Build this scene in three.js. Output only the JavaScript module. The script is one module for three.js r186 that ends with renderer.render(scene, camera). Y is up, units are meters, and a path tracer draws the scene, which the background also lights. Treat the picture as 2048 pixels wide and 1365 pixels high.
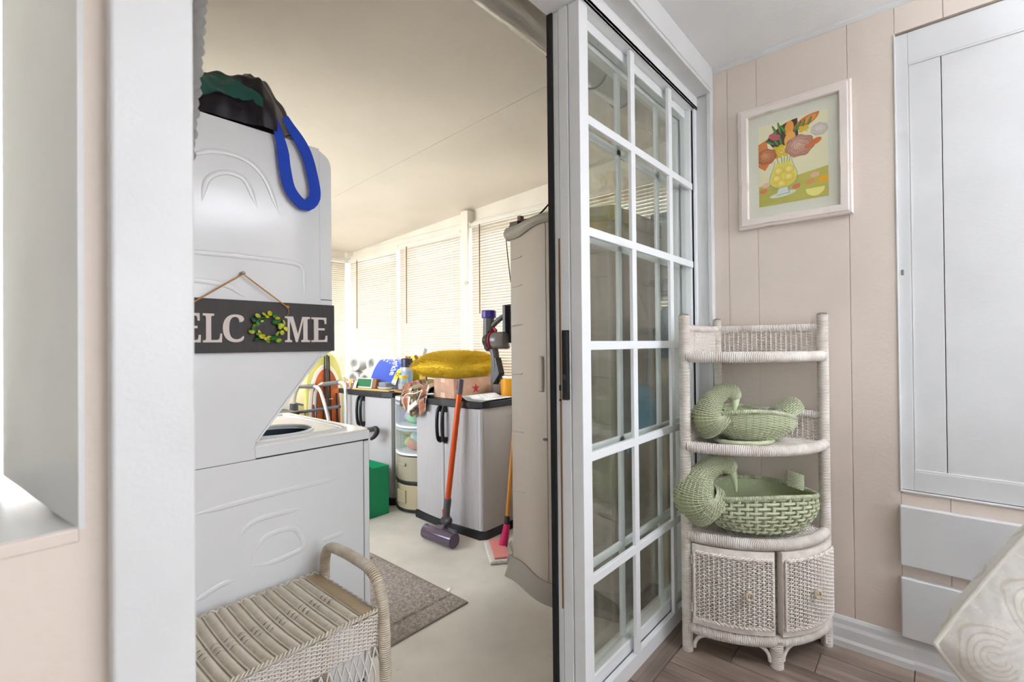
import * as THREE from 'three';
import { RoundedBoxGeometry } from 'three/addons/geometries/RoundedBoxGeometry.js';
import { TextGeometry } from 'three/addons/geometries/TextGeometry.js';
import { FontLoader } from 'three/addons/loaders/FontLoader.js';
import { mergeGeometries, mergeVertices, toCreasedNormals } from 'three/addons/utils/BufferGeometryUtils.js';
import { RectAreaLightUniformsLib } from 'three/addons/lights/RectAreaLightUniformsLib.js';

// ---------------------------------------------------------------- camera, sky, lights, exposure
const scene = new THREE.Scene();
const renderer = new THREE.WebGLRenderer({ antialias: true });
renderer.toneMapping = THREE.LinearToneMapping;
renderer.toneMappingExposure = 1.16;
renderer.shadowMap.enabled = true;
RectAreaLightUniformsLib.init();
const camera = new THREE.PerspectiveCamera(2 * Math.atan(682.5 / 951.17) * 180 / Math.PI, 2048 / 1365, 0.02, 60);
camera.position.set(0, 1.05, 0);
camera.rotation.order = 'YXZ';
camera.rotation.set(0.006867, 0.719215 - Math.PI / 2, -0.00985);
camera.focus = 2.4; camera.userData.fStop = 5.6;
scene.background = new THREE.Color().setRGB(0.9, 0.97, 1.1);
scene.backgroundIntensity = 11;
const sun = new THREE.DirectionalLight(0xfff6e8, 10); sun.position.set(-1.5, 14, -8); sun.target.position.set(0, 0, -2); sun.castShadow = true; sun.shadow.mapSize.set(2048, 2048);
Object.assign(sun.shadow.camera, { left: -9, right: 9, top: 9, bottom: -9, near: 1, far: 40 }); scene.add(sun, sun.target);

// ---------------------------------------------------------------- helpers
const PI = Math.PI, sin = Math.sin, cos = Math.cos;
const V = (x, y, z) => new THREE.Vector3(x, y, z);
let seed = 12345;
const rnd = () => { seed |= 0; seed = seed + 0x6D2B79F5 | 0; let t = Math.imul(seed ^ seed >>> 15, 1 | seed); t = t + Math.imul(t ^ t >>> 7, 61 | t) ^ t; return ((t ^ t >>> 14) >>> 0) / 4294967296; };
const rr = (a, b) => a + (b - a) * rnd();
// value noise that repeats every n cells
const LAT = []; for (let i = 0; i < 4096; i++) LAT.push(rnd());
const hash = (x, y) => LAT[((x * 73 + y * 191 + ((x * y) & 63) * 7) % 4096 + 4096) % 4096];
function vnoise(x, y, n) {
  const xi = Math.floor(x), yi = Math.floor(y); let fx = x - xi, fy = y - yi; fx = fx * fx * (3 - 2 * fx); fy = fy * fy * (3 - 2 * fy);
  const m = (a) => ((a % n) + n) % n, a = hash(m(xi), m(yi)), b = hash(m(xi + 1), m(yi)), c = hash(m(xi), m(yi + 1)), d = hash(m(xi + 1), m(yi + 1));
  return a + (b - a) * fx + (c - a) * fy + (a - b - c + d) * fx * fy;
}
const fbm = (u, v, n, o = 4) => { let s = 0, a = 0.5, t = 0; for (let i = 0; i < o; i++) { s += a * vnoise(u * n, v * n, n); t += a; a *= 0.5; n *= 2; } return s / t; };
function dataTex(w, h, fn, srgb = false) {
  const d = new Uint8Array(w * h * 4);
  for (let y = 0; y < h; y++) for (let x = 0; x < w; x++) {
    const c = fn(x / w, y / h, x, y), i = (y * w + x) * 4;
    if (typeof c === 'number') { d[i] = d[i + 1] = d[i + 2] = Math.max(0, Math.min(255, c * 255)); } else { d[i] = c[0]; d[i + 1] = c[1]; d[i + 2] = c[2]; }
    d[i + 3] = 255;
  }
  const t = new THREE.DataTexture(d, w, h); t.wrapS = t.wrapT = THREE.RepeatWrapping; t.magFilter = THREE.LinearFilter; t.minFilter = THREE.LinearMipmapLinearFilter;
  if (srgb) t.colorSpace = THREE.SRGBColorSpace; t.needsUpdate = true; return t;
}
const rep = (t, x, y = x) => { const c = t.clone(); c.repeat.set(x, y); c.needsUpdate = true; return c; };
function canvasTex(w, h, draw) {
  const c = document.createElement('canvas'); c.width = w; c.height = h; const g = c.getContext('2d'); draw(g, w, h);
  const t = new THREE.CanvasTexture(c); t.colorSpace = THREE.SRGBColorSpace; t.magFilter = THREE.LinearFilter; return t;
}
const mat = (color, roughness = 0.6, o = {}) => new THREE.MeshPhysicalMaterial({ color, roughness, ...o });
// geometry
const flat = (g) => { const h = g.index ? g.toNonIndexed() : g; for (const k of Object.keys(h.attributes)) if (!['position', 'normal', 'uv'].includes(k)) h.deleteAttribute(k); if (!h.attributes.uv) h.setAttribute('uv', new THREE.BufferAttribute(new Float32Array(h.attributes.position.count * 2), 2)); if (!h.attributes.normal) h.computeVertexNormals(); h.morphAttributes = {}; return h; };
const merge = (...l) => mergeGeometries(l.flat().map(flat), false);
// uv in metres, projected along each face's main axis
function triUV(g0) {
  const g = flat(g0), p = g.attributes.position, uv = new Float32Array(p.count * 2), a = V(), b = V(), c = V(), n = V();
  for (let i = 0; i < p.count; i += 3) {
    a.fromBufferAttribute(p, i); b.fromBufferAttribute(p, i + 1); c.fromBufferAttribute(p, i + 2);
    n.copy(b).sub(a).cross(c.clone().sub(a)); const x = Math.abs(n.x), y = Math.abs(n.y), z = Math.abs(n.z);
    [a, b, c].forEach((q, k) => { const [s, t] = x > y && x > z ? [q.z, q.y] : y > z ? [q.x, q.z] : [q.x, q.y]; uv[(i + k) * 2] = s; uv[(i + k) * 2 + 1] = t; });
  }
  g.setAttribute('uv', new THREE.BufferAttribute(uv, 2)); return g;
}
// box given by its extents
function ext(x0, x1, y0, y1, z0, z1, r = 0.002, seg = 1) {
  const w = x1 - x0, h = y1 - y0, d = z1 - z0; r = Math.min(r, w * 0.49, h * 0.49, d * 0.49);
  const g = r > 0 ? new RoundedBoxGeometry(w, h, d, seg, r) : new THREE.BoxGeometry(w, h, d);
  return triUV(g.translate((x0 + x1) / 2, (y0 + y1) / 2, (z0 + z1) / 2));
}
const box = (w, h, d, x = 0, y = 0, z = 0, r = 0.002, seg = 1) => ext(x - w / 2, x + w / 2, y - h / 2, y + h / 2, z - d / 2, z + d / 2, r, seg);
function rot(g, rx = 0, ry = 0, rz = 0, x = 0, y = 0, z = 0) { return g.applyMatrix4(new THREE.Matrix4().compose(V(x, y, z), new THREE.Quaternion().setFromEuler(new THREE.Euler(rx, ry, rz, 'YXZ')), V(1, 1, 1))); }
const cyl = (r1, r2, h, x = 0, y = 0, z = 0, seg = 24) => new THREE.CylinderGeometry(r1, r2, h, seg).translate(x, y, z);
const lathe = (pts, seg = 32) => new THREE.LatheGeometry(pts.map(([r, y]) => new THREE.Vector2(r, y)), seg);
const ball = (r, x = 0, y = 0, z = 0, sx = 1, sy = 1, sz = 1, seg = 20) => new THREE.SphereGeometry(r, seg, Math.ceil(seg * 0.7)).scale(sx, sy, sz).translate(x, y, z);
// swept tube; r is a number or a function of t; wide flattens it along a side
function tube(pts, r, o = {}) {
  const { seg = 32, rad = 8, closed = false, caps = true, tension = 0.5, straight = false } = o;
  const vs = pts.map((p) => (p.isVector3 ? p : V(...p)));
  let curve;
  if (straight) { curve = new THREE.CurvePath(); for (let i = 0; i + 1 < vs.length; i++) curve.add(new THREE.LineCurve3(vs[i], vs[i + 1])); } else curve = vs.length === 2 ? new THREE.LineCurve3(vs[0], vs[1]) : new THREE.CatmullRomCurve3(vs, closed, 'catmullrom', tension);
  const g = new THREE.TubeGeometry(curve, seg, 1, rad, closed), p = g.attributes.position, uv = g.attributes.uv, L = curve.getLength();
  const P = []; for (let i = 0; i <= seg; i++) P.push(curve.getPointAt(i / seg));
  const R = typeof r === 'function' ? r : () => r;
  for (let i = 0; i <= seg; i++) for (let j = 0; j <= rad; j++) {
    const k = i * (rad + 1) + j, c = P[i], q = R(i / seg);
    p.setXYZ(k, c.x + (p.getX(k) - c.x) * q, c.y + (p.getY(k) - c.y) * q, c.z + (p.getZ(k) - c.z) * q);
    uv.setXY(k, i / seg * L, j / rad * 2 * PI * q);
  }
  const out = [g];
  if (caps && !closed) for (const e of [0, 1]) { const c = P[e ? seg : 0], t = curve.getTangentAt(e), q = R(e); if (q > 1e-4) { const d = new THREE.SphereGeometry(q, rad, 4, 0, 2 * PI, 0, PI / 2).scale(1, 0.5, 1); d.applyQuaternion(new THREE.Quaternion().setFromUnitVectors(V(0, 1, 0), e ? t : t.clone().negate())).translate(c.x, c.y, c.z); out.push(d); } }
  return out.length > 1 ? merge(out) : g;
}
function shape2(pts) { const s = new THREE.Shape(); pts.forEach((p, i) => (i ? s.lineTo(p[0], p[1]) : s.moveTo(p[0], p[1]))); return s; }
const extr = (s, depth, bevel = 0, o = {}) => new THREE.ExtrudeGeometry(Array.isArray(s) ? shape2(s) : s, { depth, bevelEnabled: bevel > 0, bevelSize: bevel, bevelThickness: bevel, bevelSegments: 2, steps: 1, curveSegments: 16, ...o });
// rounded rectangle path for shapes
function rrect(x, y, w, h, r) { const s = new THREE.Shape(); s.moveTo(x + r, y); s.lineTo(x + w - r, y); s.absarc(x + w - r, y + r, r, -PI / 2, 0); s.lineTo(x + w, y + h - r); s.absarc(x + w - r, y + h - r, r, 0, PI / 2); s.lineTo(x + r, y + h); s.absarc(x + r, y + h - r, r, PI / 2, PI); s.lineTo(x, y + r); s.absarc(x + r, y + r, r, PI, 1.5 * PI); return s; }
// a grid surface from f(u, v) -> Vector3, uv in metres given by su, sv
function grid(f, nu, nv, su = 1, sv = 1) {
  const p = [], uv = [], ix = [];
  for (let j = 0; j <= nv; j++) for (let i = 0; i <= nu; i++) { const q = f(i / nu, j / nv); p.push(q.x, q.y, q.z); uv.push(i / nu * su, j / nv * sv); }
  for (let j = 0; j < nv; j++) for (let i = 0; i < nu; i++) { const a = j * (nu + 1) + i, b = a + 1, c = a + nu + 1, d = c + 1; ix.push(a, b, c, b, d, c); }
  const g = new THREE.BufferGeometry(); g.setAttribute('position', new THREE.Float32BufferAttribute(p, 3)); g.setAttribute('uv', new THREE.Float32BufferAttribute(uv, 2)); g.setIndex(ix); g.computeVertexNormals(); return g;
}
// woven strands on a surface f(u, v): strands run along u, stakes along v; closedU for a ring
function weave(f, rows, stakes, o = {}) {
  const { r = 0.0022, amp = 0.0025, per = 4, v0 = 0, v1 = 1, stakeR = 0.0028, closed = false, rad = 4, skip = () => false, pair = 1, stakesToo = true, sq = null, stakeSq = null } = o;
  const nrm = (u, v) => { const e = 1e-3, a = f(Math.min(1, u + e), v).sub(f(Math.max(0, u - e), v)), b = f(u, Math.min(1, v + e)).sub(f(u, Math.max(0, v - e))); return a.cross(b).normalize(); };
  const out = [], n = stakes * per;
  for (let k = 0; k < rows; k++) {
    if (skip(k)) continue;
    const v = v0 + (v1 - v0) * (k + 0.5) / rows, ph = (Math.floor(k / pair) % 2) * PI, pts = [], ns = [];
    for (let i = 0; i <= n; i++) { const u = i / n, nn = nrm(u, v); ns.push(nn); pts.push(f(u, v).addScaledVector(nn, amp * cos(PI * u * stakes + ph))); }
    out.push(ribbon(pts, r, rad, closed, sq && ns, sq));
  }
  if (stakesToo) for (let s = 0; s <= stakes - (closed ? 1 : 0); s++) {
    const u = s / stakes, pts = [], ns = [], m = stakeSq ? rows * 3 : 12; for (let i = 0; i <= m; i++) { const v = v0 + (v1 - v0) * i / m, nn = nrm(u, v); ns.push(nn); pts.push(f(u, v).addScaledVector(nn, stakeSq ? -0.8 * amp * cos(PI * s) * cos(PI * (i / m * rows - 0.5)) : 0)); }
    out.push(ribbon(pts, stakeR, rad, false, stakeSq && ns, stakeSq));
  }
  return mergeGeometries(out, false);
}
// thin round strand through points (cheap: parallel frames from the chord), indexed
function ribbon(pts, r, rad = 4, closed = false, ns = null, sq = null) {
  const n = pts.length, p = [], nn = [], uv = [], ix = []; let up = V(0, 1, 0), L = 0; const t = V(), a = V(), b = V();
  for (let i = 0; i < n; i++) {
    const q0 = pts[closed ? (i - 1 + n - 1) % (n - 1) : Math.max(0, i - 1)], q1 = pts[closed ? (i + 1) % (n - 1) : Math.min(n - 1, i + 1)];
    t.copy(q1).sub(q0).normalize(); if (Math.abs(t.dot(up)) > 0.95) up = V(1, 0, 0.3).normalize();
    if (ns) { a.copy(ns[i]); b.copy(t).cross(a).normalize(); } else { a.copy(up).cross(t).normalize(); b.copy(t).cross(a).normalize(); } if (i) L += pts[i].distanceTo(pts[i - 1]);
    for (let j = 0; j <= rad; j++) { const w = j / rad * 2 * PI, c = cos(w) * (sq ? sq[0] : 1), s = sin(w) * (sq ? sq[1] : 1), x = a.x * c + b.x * s, y = a.y * c + b.y * s, z = a.z * c + b.z * s; p.push(pts[i].x + x * r, pts[i].y + y * r, pts[i].z + z * r); nn.push(x, y, z); uv.push(L, j / rad); }
  }
  for (let i = 0; i + 1 < n; i++) for (let j = 0; j < rad; j++) { const k = i * (rad + 1) + j, m = k + rad + 1; ix.push(k, k + 1, m, k + 1, m + 1, m); }
  const g = new THREE.BufferGeometry(); g.setAttribute('position', new THREE.Float32BufferAttribute(p, 3)); g.setAttribute('normal', new THREE.Float32BufferAttribute(nn, 3)); g.setAttribute('uv', new THREE.Float32BufferAttribute(uv, 2)); g.setIndex(ix); return g;
}
// scene tree
const taken = {};
const numbered = (n) => { const k = taken[n] = (taken[n] ?? -1) + 1; return k ? n + '_' + String(k).padStart(3, '0') : n; };
const mk = (name, g, m) => { const o = g ? new THREE.Mesh(g, m) : new THREE.Group(); o.name = name; if (g) o.castShadow = o.receiveShadow = true; return o; };
function thing(name, label, category, pos = [0, 0, 0], ry = 0, group) { const o = mk(numbered(name)); o.position.set(...pos); o.rotation.y = ry; o.userData = { label, category }; if (group) o.userData.group = group; scene.add(o); return o; }
function solo(name, label, category, g, m, group) { const o = mk(numbered(name), g, m); o.userData = { label, category }; if (group) o.userData.group = group; scene.add(o); return o; }
function part(parent, name, g, m, label, kind) { const o = mk(name, g, m); if (label) o.userData.label = label; if (kind) o.userData.kind = kind; parent.add(o); return o; }
function struct(name, g, m, label) { const o = mk(name, g, m); o.userData = { kind: 'structure' }; if (label) o.userData.label = label; scene.add(o); return o; }
// ---------------------------------------------------------------- surfaces
const peel = dataTex(256, 256, (u, v) => fbm(u, v, 48, 3));
const cloud = dataTex(256, 256, (u, v) => fbm(u, v, 5, 5));
const beigeTex = dataTex(256, 256, (u, v) => { const n = fbm(u, v, 6, 5), k = 1 + (n - 0.5) * 0.05; return [224 * k, 210 * k, 198 * k]; }, true);
const whiteTex = dataTex(256, 256, (u, v) => { const n = fbm(u, v, 7, 5), k = 1 + (n - 0.5) * 0.045; return [238 * k, 238 * k, 238 * k]; }, true);
const creamTex = dataTex(256, 256, (u, v) => { const n = fbm(u, v, 5, 5), k = 1 + (n - 0.5) * 0.05; return [245 * k, 236 * k, 224 * k]; }, true);
const weaveTex = dataTex(256, 256, (u, v, x, y) => 0.35 + 0.35 * fbm(u, v, 64, 2) + 0.15 * (sin(x * PI / 4) * sin(y * PI / 4)));
const concreteTex = dataTex(512, 512, (u, v) => { const n = fbm(u, v, 6, 6), m = fbm(u + 0.3, v + 0.7, 24, 3), sp = Math.max(0, fbm(u, v, 90, 2) - 0.88) * 2; const k = 0.88 + 0.24 * n + 0.05 * (m - 0.5) - sp * 0.5; return [205 * k, 197 * k, 187 * k]; }, true);
const plankTex = dataTex(512, 512, (u, v) => {
  const s = vnoise(u * 26 + 2.5 * fbm(u, v, 4, 3), v * 2, 52), g = vnoise(u * 110, v * 5 + fbm(u, v, 3, 2) * 2, 110), c = fbm(u, v, 5, 4), w = fbm(u + 0.4, v, 9, 3);
  const k = 0.8 + 0.2 * s + 0.12 * (g - 0.5) + 0.3 * (c - 0.5), t = Math.max(0, w - 0.55) * 1.2;
  return [Math.min(255, (150 + 40 * t) * k), (131 + 42 * t) * k, (119 + 46 * t) * k];
}, true);
const plankBump = dataTex(256, 256, (u, v) => 0.6 * vnoise(u * 60, v * 3, 60) + 0.4 * fbm(u, v, 20, 3));
const M = {
  beige: mat(0xffffff, 0.55, { map: rep(beigeTex, 0.8), bumpMap: rep(peel, 3), bumpScale: 0.0004 }),
  trim: mat(0xeaeaea, 0.38, { map: rep(whiteTex, 1.3), bumpMap: rep(peel, 5), bumpScale: 0.0002 }),
  ceil: mat(0xffffff, 0.7, { map: rep(whiteTex, 0.7), bumpMap: rep(peel, 4), bumpScale: 0.0006 }),
  cream: mat(0xffffff, 0.5, { map: rep(creamTex, 0.6), bumpMap: rep(weaveTex, 6), bumpScale: 0.0008 }),
  creamTrim: mat(0xffffff, 0.45, { map: rep(creamTex, 1.1) }),
  concrete: mat(0xffffff, 0.5, { map: rep(concreteTex, 0.45), bumpMap: rep(cloud, 1.5), bumpScale: 0.002 }),
  plank: mat(0xffffff, 0.42, { map: rep(plankTex, 1.6, 0.8), bumpMap: rep(plankBump, 2, 1), bumpScale: 0.0008 }),
  grout: mat(0x6e625a, 0.9),
  alu: mat(0xeef0f2, 0.35), tan: mat(0xb09a78, 0.6), black: mat(0x16161a, 0.5), rubber: mat(0x1b1b1e, 0.8), rust: mat(0x9a6a3c, 0.8),
  glass: mat(0xf6f8f6, 0.02, { transmission: 1, thickness: 0, ior: 1.5 }),
  slat: mat(0xcdc3b5, 0.95, { transmission: 0.03, thickness: 0, side: THREE.DoubleSide }),
  rail: mat(0xf0ebe0, 0.5),
};

// ---------------------------------------------------------------- living room shell
{ // floor: wood-look tiles laid in rows, a border row along the door sill
  const floor = struct('floor', ext(-2.7, 2.05, -0.25, -0.004, -0.66, 3.4, 0), M.grout, 'dark grout bed');
  let row = 0;
  for (let x = 1.52 + 0.122 * 4; x > -2.6; x -= 0.122, row++) {
    const x0 = Math.max(-2.6, x - 0.122 + 0.0015), x1 = Math.min(2.0, x - 0.0015); if (x1 - x0 < 0.02) continue;
    let z = row === 2 ? -0.503 : row === 4 ? -0.3 : -0.655 + ((row * 0.37 + 0.61) % 0.61), a = -0.655;
    for (; a < 3.3; a = z, z += 0.61) {
      const g = ext(x0, x1, -0.012, 0, a + 0.0015, Math.min(z, 3.3) - 0.0015, 0.001), o = rnd(), p = rnd(), uv = g.attributes.uv;
      for (let i = 0; i < uv.count; i++) uv.setXY(i, uv.getX(i) + o, uv.getY(i) + p);
      part(floor, 'tile', g, M.plank);
    }
  }
  for (let x = 1.965; x > 0.17; x -= 0.61) {
    const g = ext(Math.max(0.17, x - 0.607), x, -0.012, 0, -0.716, -0.657, 0.001), uv = g.attributes.uv, o = rnd();
    for (let i = 0; i < uv.count; i++) uv.setXY(i, uv.getY(i) + o, uv.getX(i)); part(floor, 'tile', g, M.plank);
  }
}
struct('ceiling', ext(-2.7, 2.1, 2.15, 2.27, -0.66, 3.4, 0), M.ceil);
{ // panelled wall: sheets of vertical boards with grooves between them, a backing behind
  const w = struct('wall_right', merge(ext(2.02, 2.1, -0.1, 2.2, -0.66, 3.4, 0), ext(1.9925, 2.03, -0.1, 2.2, -0.66, -0.075, 0), ext(1.9925, 2.03, -0.1, 2.2, 0.678, 3.4, 0), ext(1.9925, 2.03, -0.1, 0.56, -0.075, 0.678, 0), ext(1.9925, 2.03, 2.052, 2.2, -0.075, 0.678, 0)), M.beige);
  const cuts = [-0.66, -0.592, -0.486, -0.2, 0.045, 0.33, 0.43, 0.72, 0.92, 1.2, 1.33, 1.62, 1.85, 2.1, 2.4, 2.65, 2.95, 3.2, 3.4];
  for (let i = 0; i + 1 < cuts.length; i++) {
    const a = cuts[i] + 0.0011, b = cuts[i + 1] - 0.0011, seg = (z0, z1, y0, y1) => part(w, 'panel_board', ext(1.99, 1.9935, y0, y1, z0, z1, 0.0012), M.beige);
    if (b < -0.075 || a > 0.68) seg(a, b, 0, 2.15);
    else { if (a < -0.075) seg(a, -0.0735, 0, 2.15); if (b > 0.68) seg(0.6755, b, 0, 2.15); const z0 = Math.max(a, -0.0725), z1 = Math.min(b, 0.675); seg(z0, z1, 2.05, 2.15); seg(z0, z1, 0, 0.562); }
  }
}
{ // wall with the sliding door and the deep window
  const g = merge(ext(-2.7, -0.55, -0.25, 2.3, -0.82, -0.66, 0), ext(-0.55, 0.0745, -0.25, 0.851, -0.82, -0.66, 0), ext(-0.55, 0.0745, 1.98, 2.3, -0.82, -0.66, 0), ext(0.0745, 0.168, -0.25, 2.3, -0.82, -0.66, 0),
    ext(0.168, 1.965, 2.06, 2.3, -0.82, -0.66, 0), ext(1.965, 2.85, -0.25, 2.3, -0.82, -0.66, 0), ext(0.168, 1.965, -0.25, -0.013, -0.82, -0.65, 0));
  struct('wall_front', g, M.beige);
}
struct('wall_left', merge(ext(-2.7, -2.6, -0.1, 0.5, -0.66, 3.4, 0), ext(-2.7, -2.6, 2.02, 2.2, -0.66, 3.4, 0), ext(-2.7, -2.6, 0.5, 2.02, -0.66, 1.8, 0), ext(-2.7, -2.6, 0.5, 2.02, 2.9, 3.4, 0)), M.beige);
{ const w = struct('window_9', merge(ext(-2.72, -2.58, 0.48, 0.52, 1.78, 2.92), ext(-2.72, -2.58, 2.0, 2.04, 1.78, 2.92), ext(-2.72, -2.58, 0.5, 2.02, 1.78, 1.83), ext(-2.72, -2.58, 0.5, 2.02, 2.87, 2.92), ext(-2.68, -2.62, 0.5, 2.02, 2.32, 2.38)), M.trim, 'wide picture window of the living room'); part(w, 'pane', ext(-2.652, -2.648, 0.5, 2.02, 1.8, 2.35, 0), M.glass); part(w, 'pane', ext(-2.652, -2.648, 0.5, 2.02, 2.35, 2.9, 0), M.glass); }
struct('wall_back', merge(ext(-2.7, 2.1, -0.1, 0.75, 3.3, 3.42, 0), ext(-2.7, 2.1, 2.05, 2.2, 3.3, 3.42, 0), ext(-2.7, 0.6, 0.75, 2.05, 3.3, 3.42, 0), ext(1.75, 2.1, 0.75, 2.05, 3.3, 3.42, 0)), M.beige);
{ const w = struct('window_1', merge(ext(0.58, 1.77, 0.72, 0.77, 3.27, 3.44), ext(0.58, 1.77, 2.03, 2.07, 3.27, 3.44), ext(0.58, 0.63, 0.75, 2.05, 3.27, 3.44), ext(1.72, 1.77, 0.75, 2.05, 3.27, 3.44), ext(1.2, 1.26, 0.75, 2.05, 3.3, 3.42)), M.trim); part(w, 'pane', ext(0.6, 1.22, 0.75, 2.05, 3.36, 3.364, 0), M.glass); part(w, 'pane', ext(1.24, 1.75, 0.75, 2.05, 3.36, 3.364, 0), M.glass); }
{ // baseboard with a moulded profile, stepping to a thinner length under the drawers
  const prof = (t) => [[0, 0], [-t, 0], [-t, 0.02], [-t * 0.75, 0.03], [-t * 0.7, 0.062], [-t * 0.5, 0.074], [-t * 0.45, 0.09], [-t * 0.2, 0.1], [0, 0.101]];
  const run = (t, z0, z1) => extr(prof(t), z1 - z0, 0).translate(1.99, 0, z0);
  struct('baseboard_right', merge(run(0.018, -0.655, -0.047), run(0.011, -0.047, 3.3)), M.trim);
  struct('trim_1', extr([[0, 0], [0, -0.014], [-0.004, -0.014], [-0.012, -0.006], [-0.014, 0]], 3.95).translate(1.991, 2.15, -0.645), M.trim, 'thin white cove strip under the ceiling');
}
struct('trim_2', ext(0.097, 0.172, 0, 2.15, -0.662, -0.636, 0.004, 2), M.trim, 'white door casing board beside the opening');
struct('trim_3', merge(ext(0.172, 1.965, 2.062, 2.15, -0.662, -0.64, 0.003), ext(0.172, 1.955, 2.048, 2.062, -0.82, -0.643, 0.002)), M.trim, 'white head casing of the sliding door');
struct('trim_4', merge(ext(1.955, 1.989, 0, 2.15, -0.662, -0.645, 0.003), ext(1.962, 1.989, 0, 2.06, -0.705, -0.65, 0.002)), M.trim, 'white door casing in the corner');
{ // deep window at the far left, splayed white reveal, blind behind
  const sh = (pts, y0, y1) => extr(pts.map(([x, z]) => [x, -z]), y1 - y0).rotateX(-PI / 2).translate(0, y0, 0);
  const w = struct('window_2', merge(sh([[0.074, -0.6595], [0.033, -1.03], [0.033, -1.08], [0.079, -1.08], [0.079, -0.6595]], 0.864, 2.0), sh([[-0.55, -0.658], [-0.50, -1.03], [-0.50, -1.08], [-0.56, -1.08], [-0.56, -0.658]], 0.83, 2.0),
    extr([[0.662, 0.866], [1.03, 0.835], [1.08, 0.83], [1.08, 0.79], [0.662, 0.8]], 0.63).rotateY(PI / 2).translate(-0.555, 0, 0), ext(-0.55, 0.076, 1.98, 2.0, -1.08, -0.66, 0)), M.trim);
  part(w, 'pane', ext(-0.5, 0.04, 0.83, 1.98, -1.075, -1.072, 0), M.glass);
  const sg = ext(-0.49, 0.03, -0.0008, 0.0008, -0.018, 0.018, 0);
  for (let k = 0; k < 48; k++) { const s = part(w, 'slat', sg, M.rail); s.position.set(0, 0.85 + k * 0.0232, -1.045); s.rotation.x = -1.2; }
  struct('trim_5', ext(-0.55, 0.075, 0.85, 0.8655, -0.666, -0.659, 0.003), M.beige, 'rounded painted edge under the deep window');
}
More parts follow.
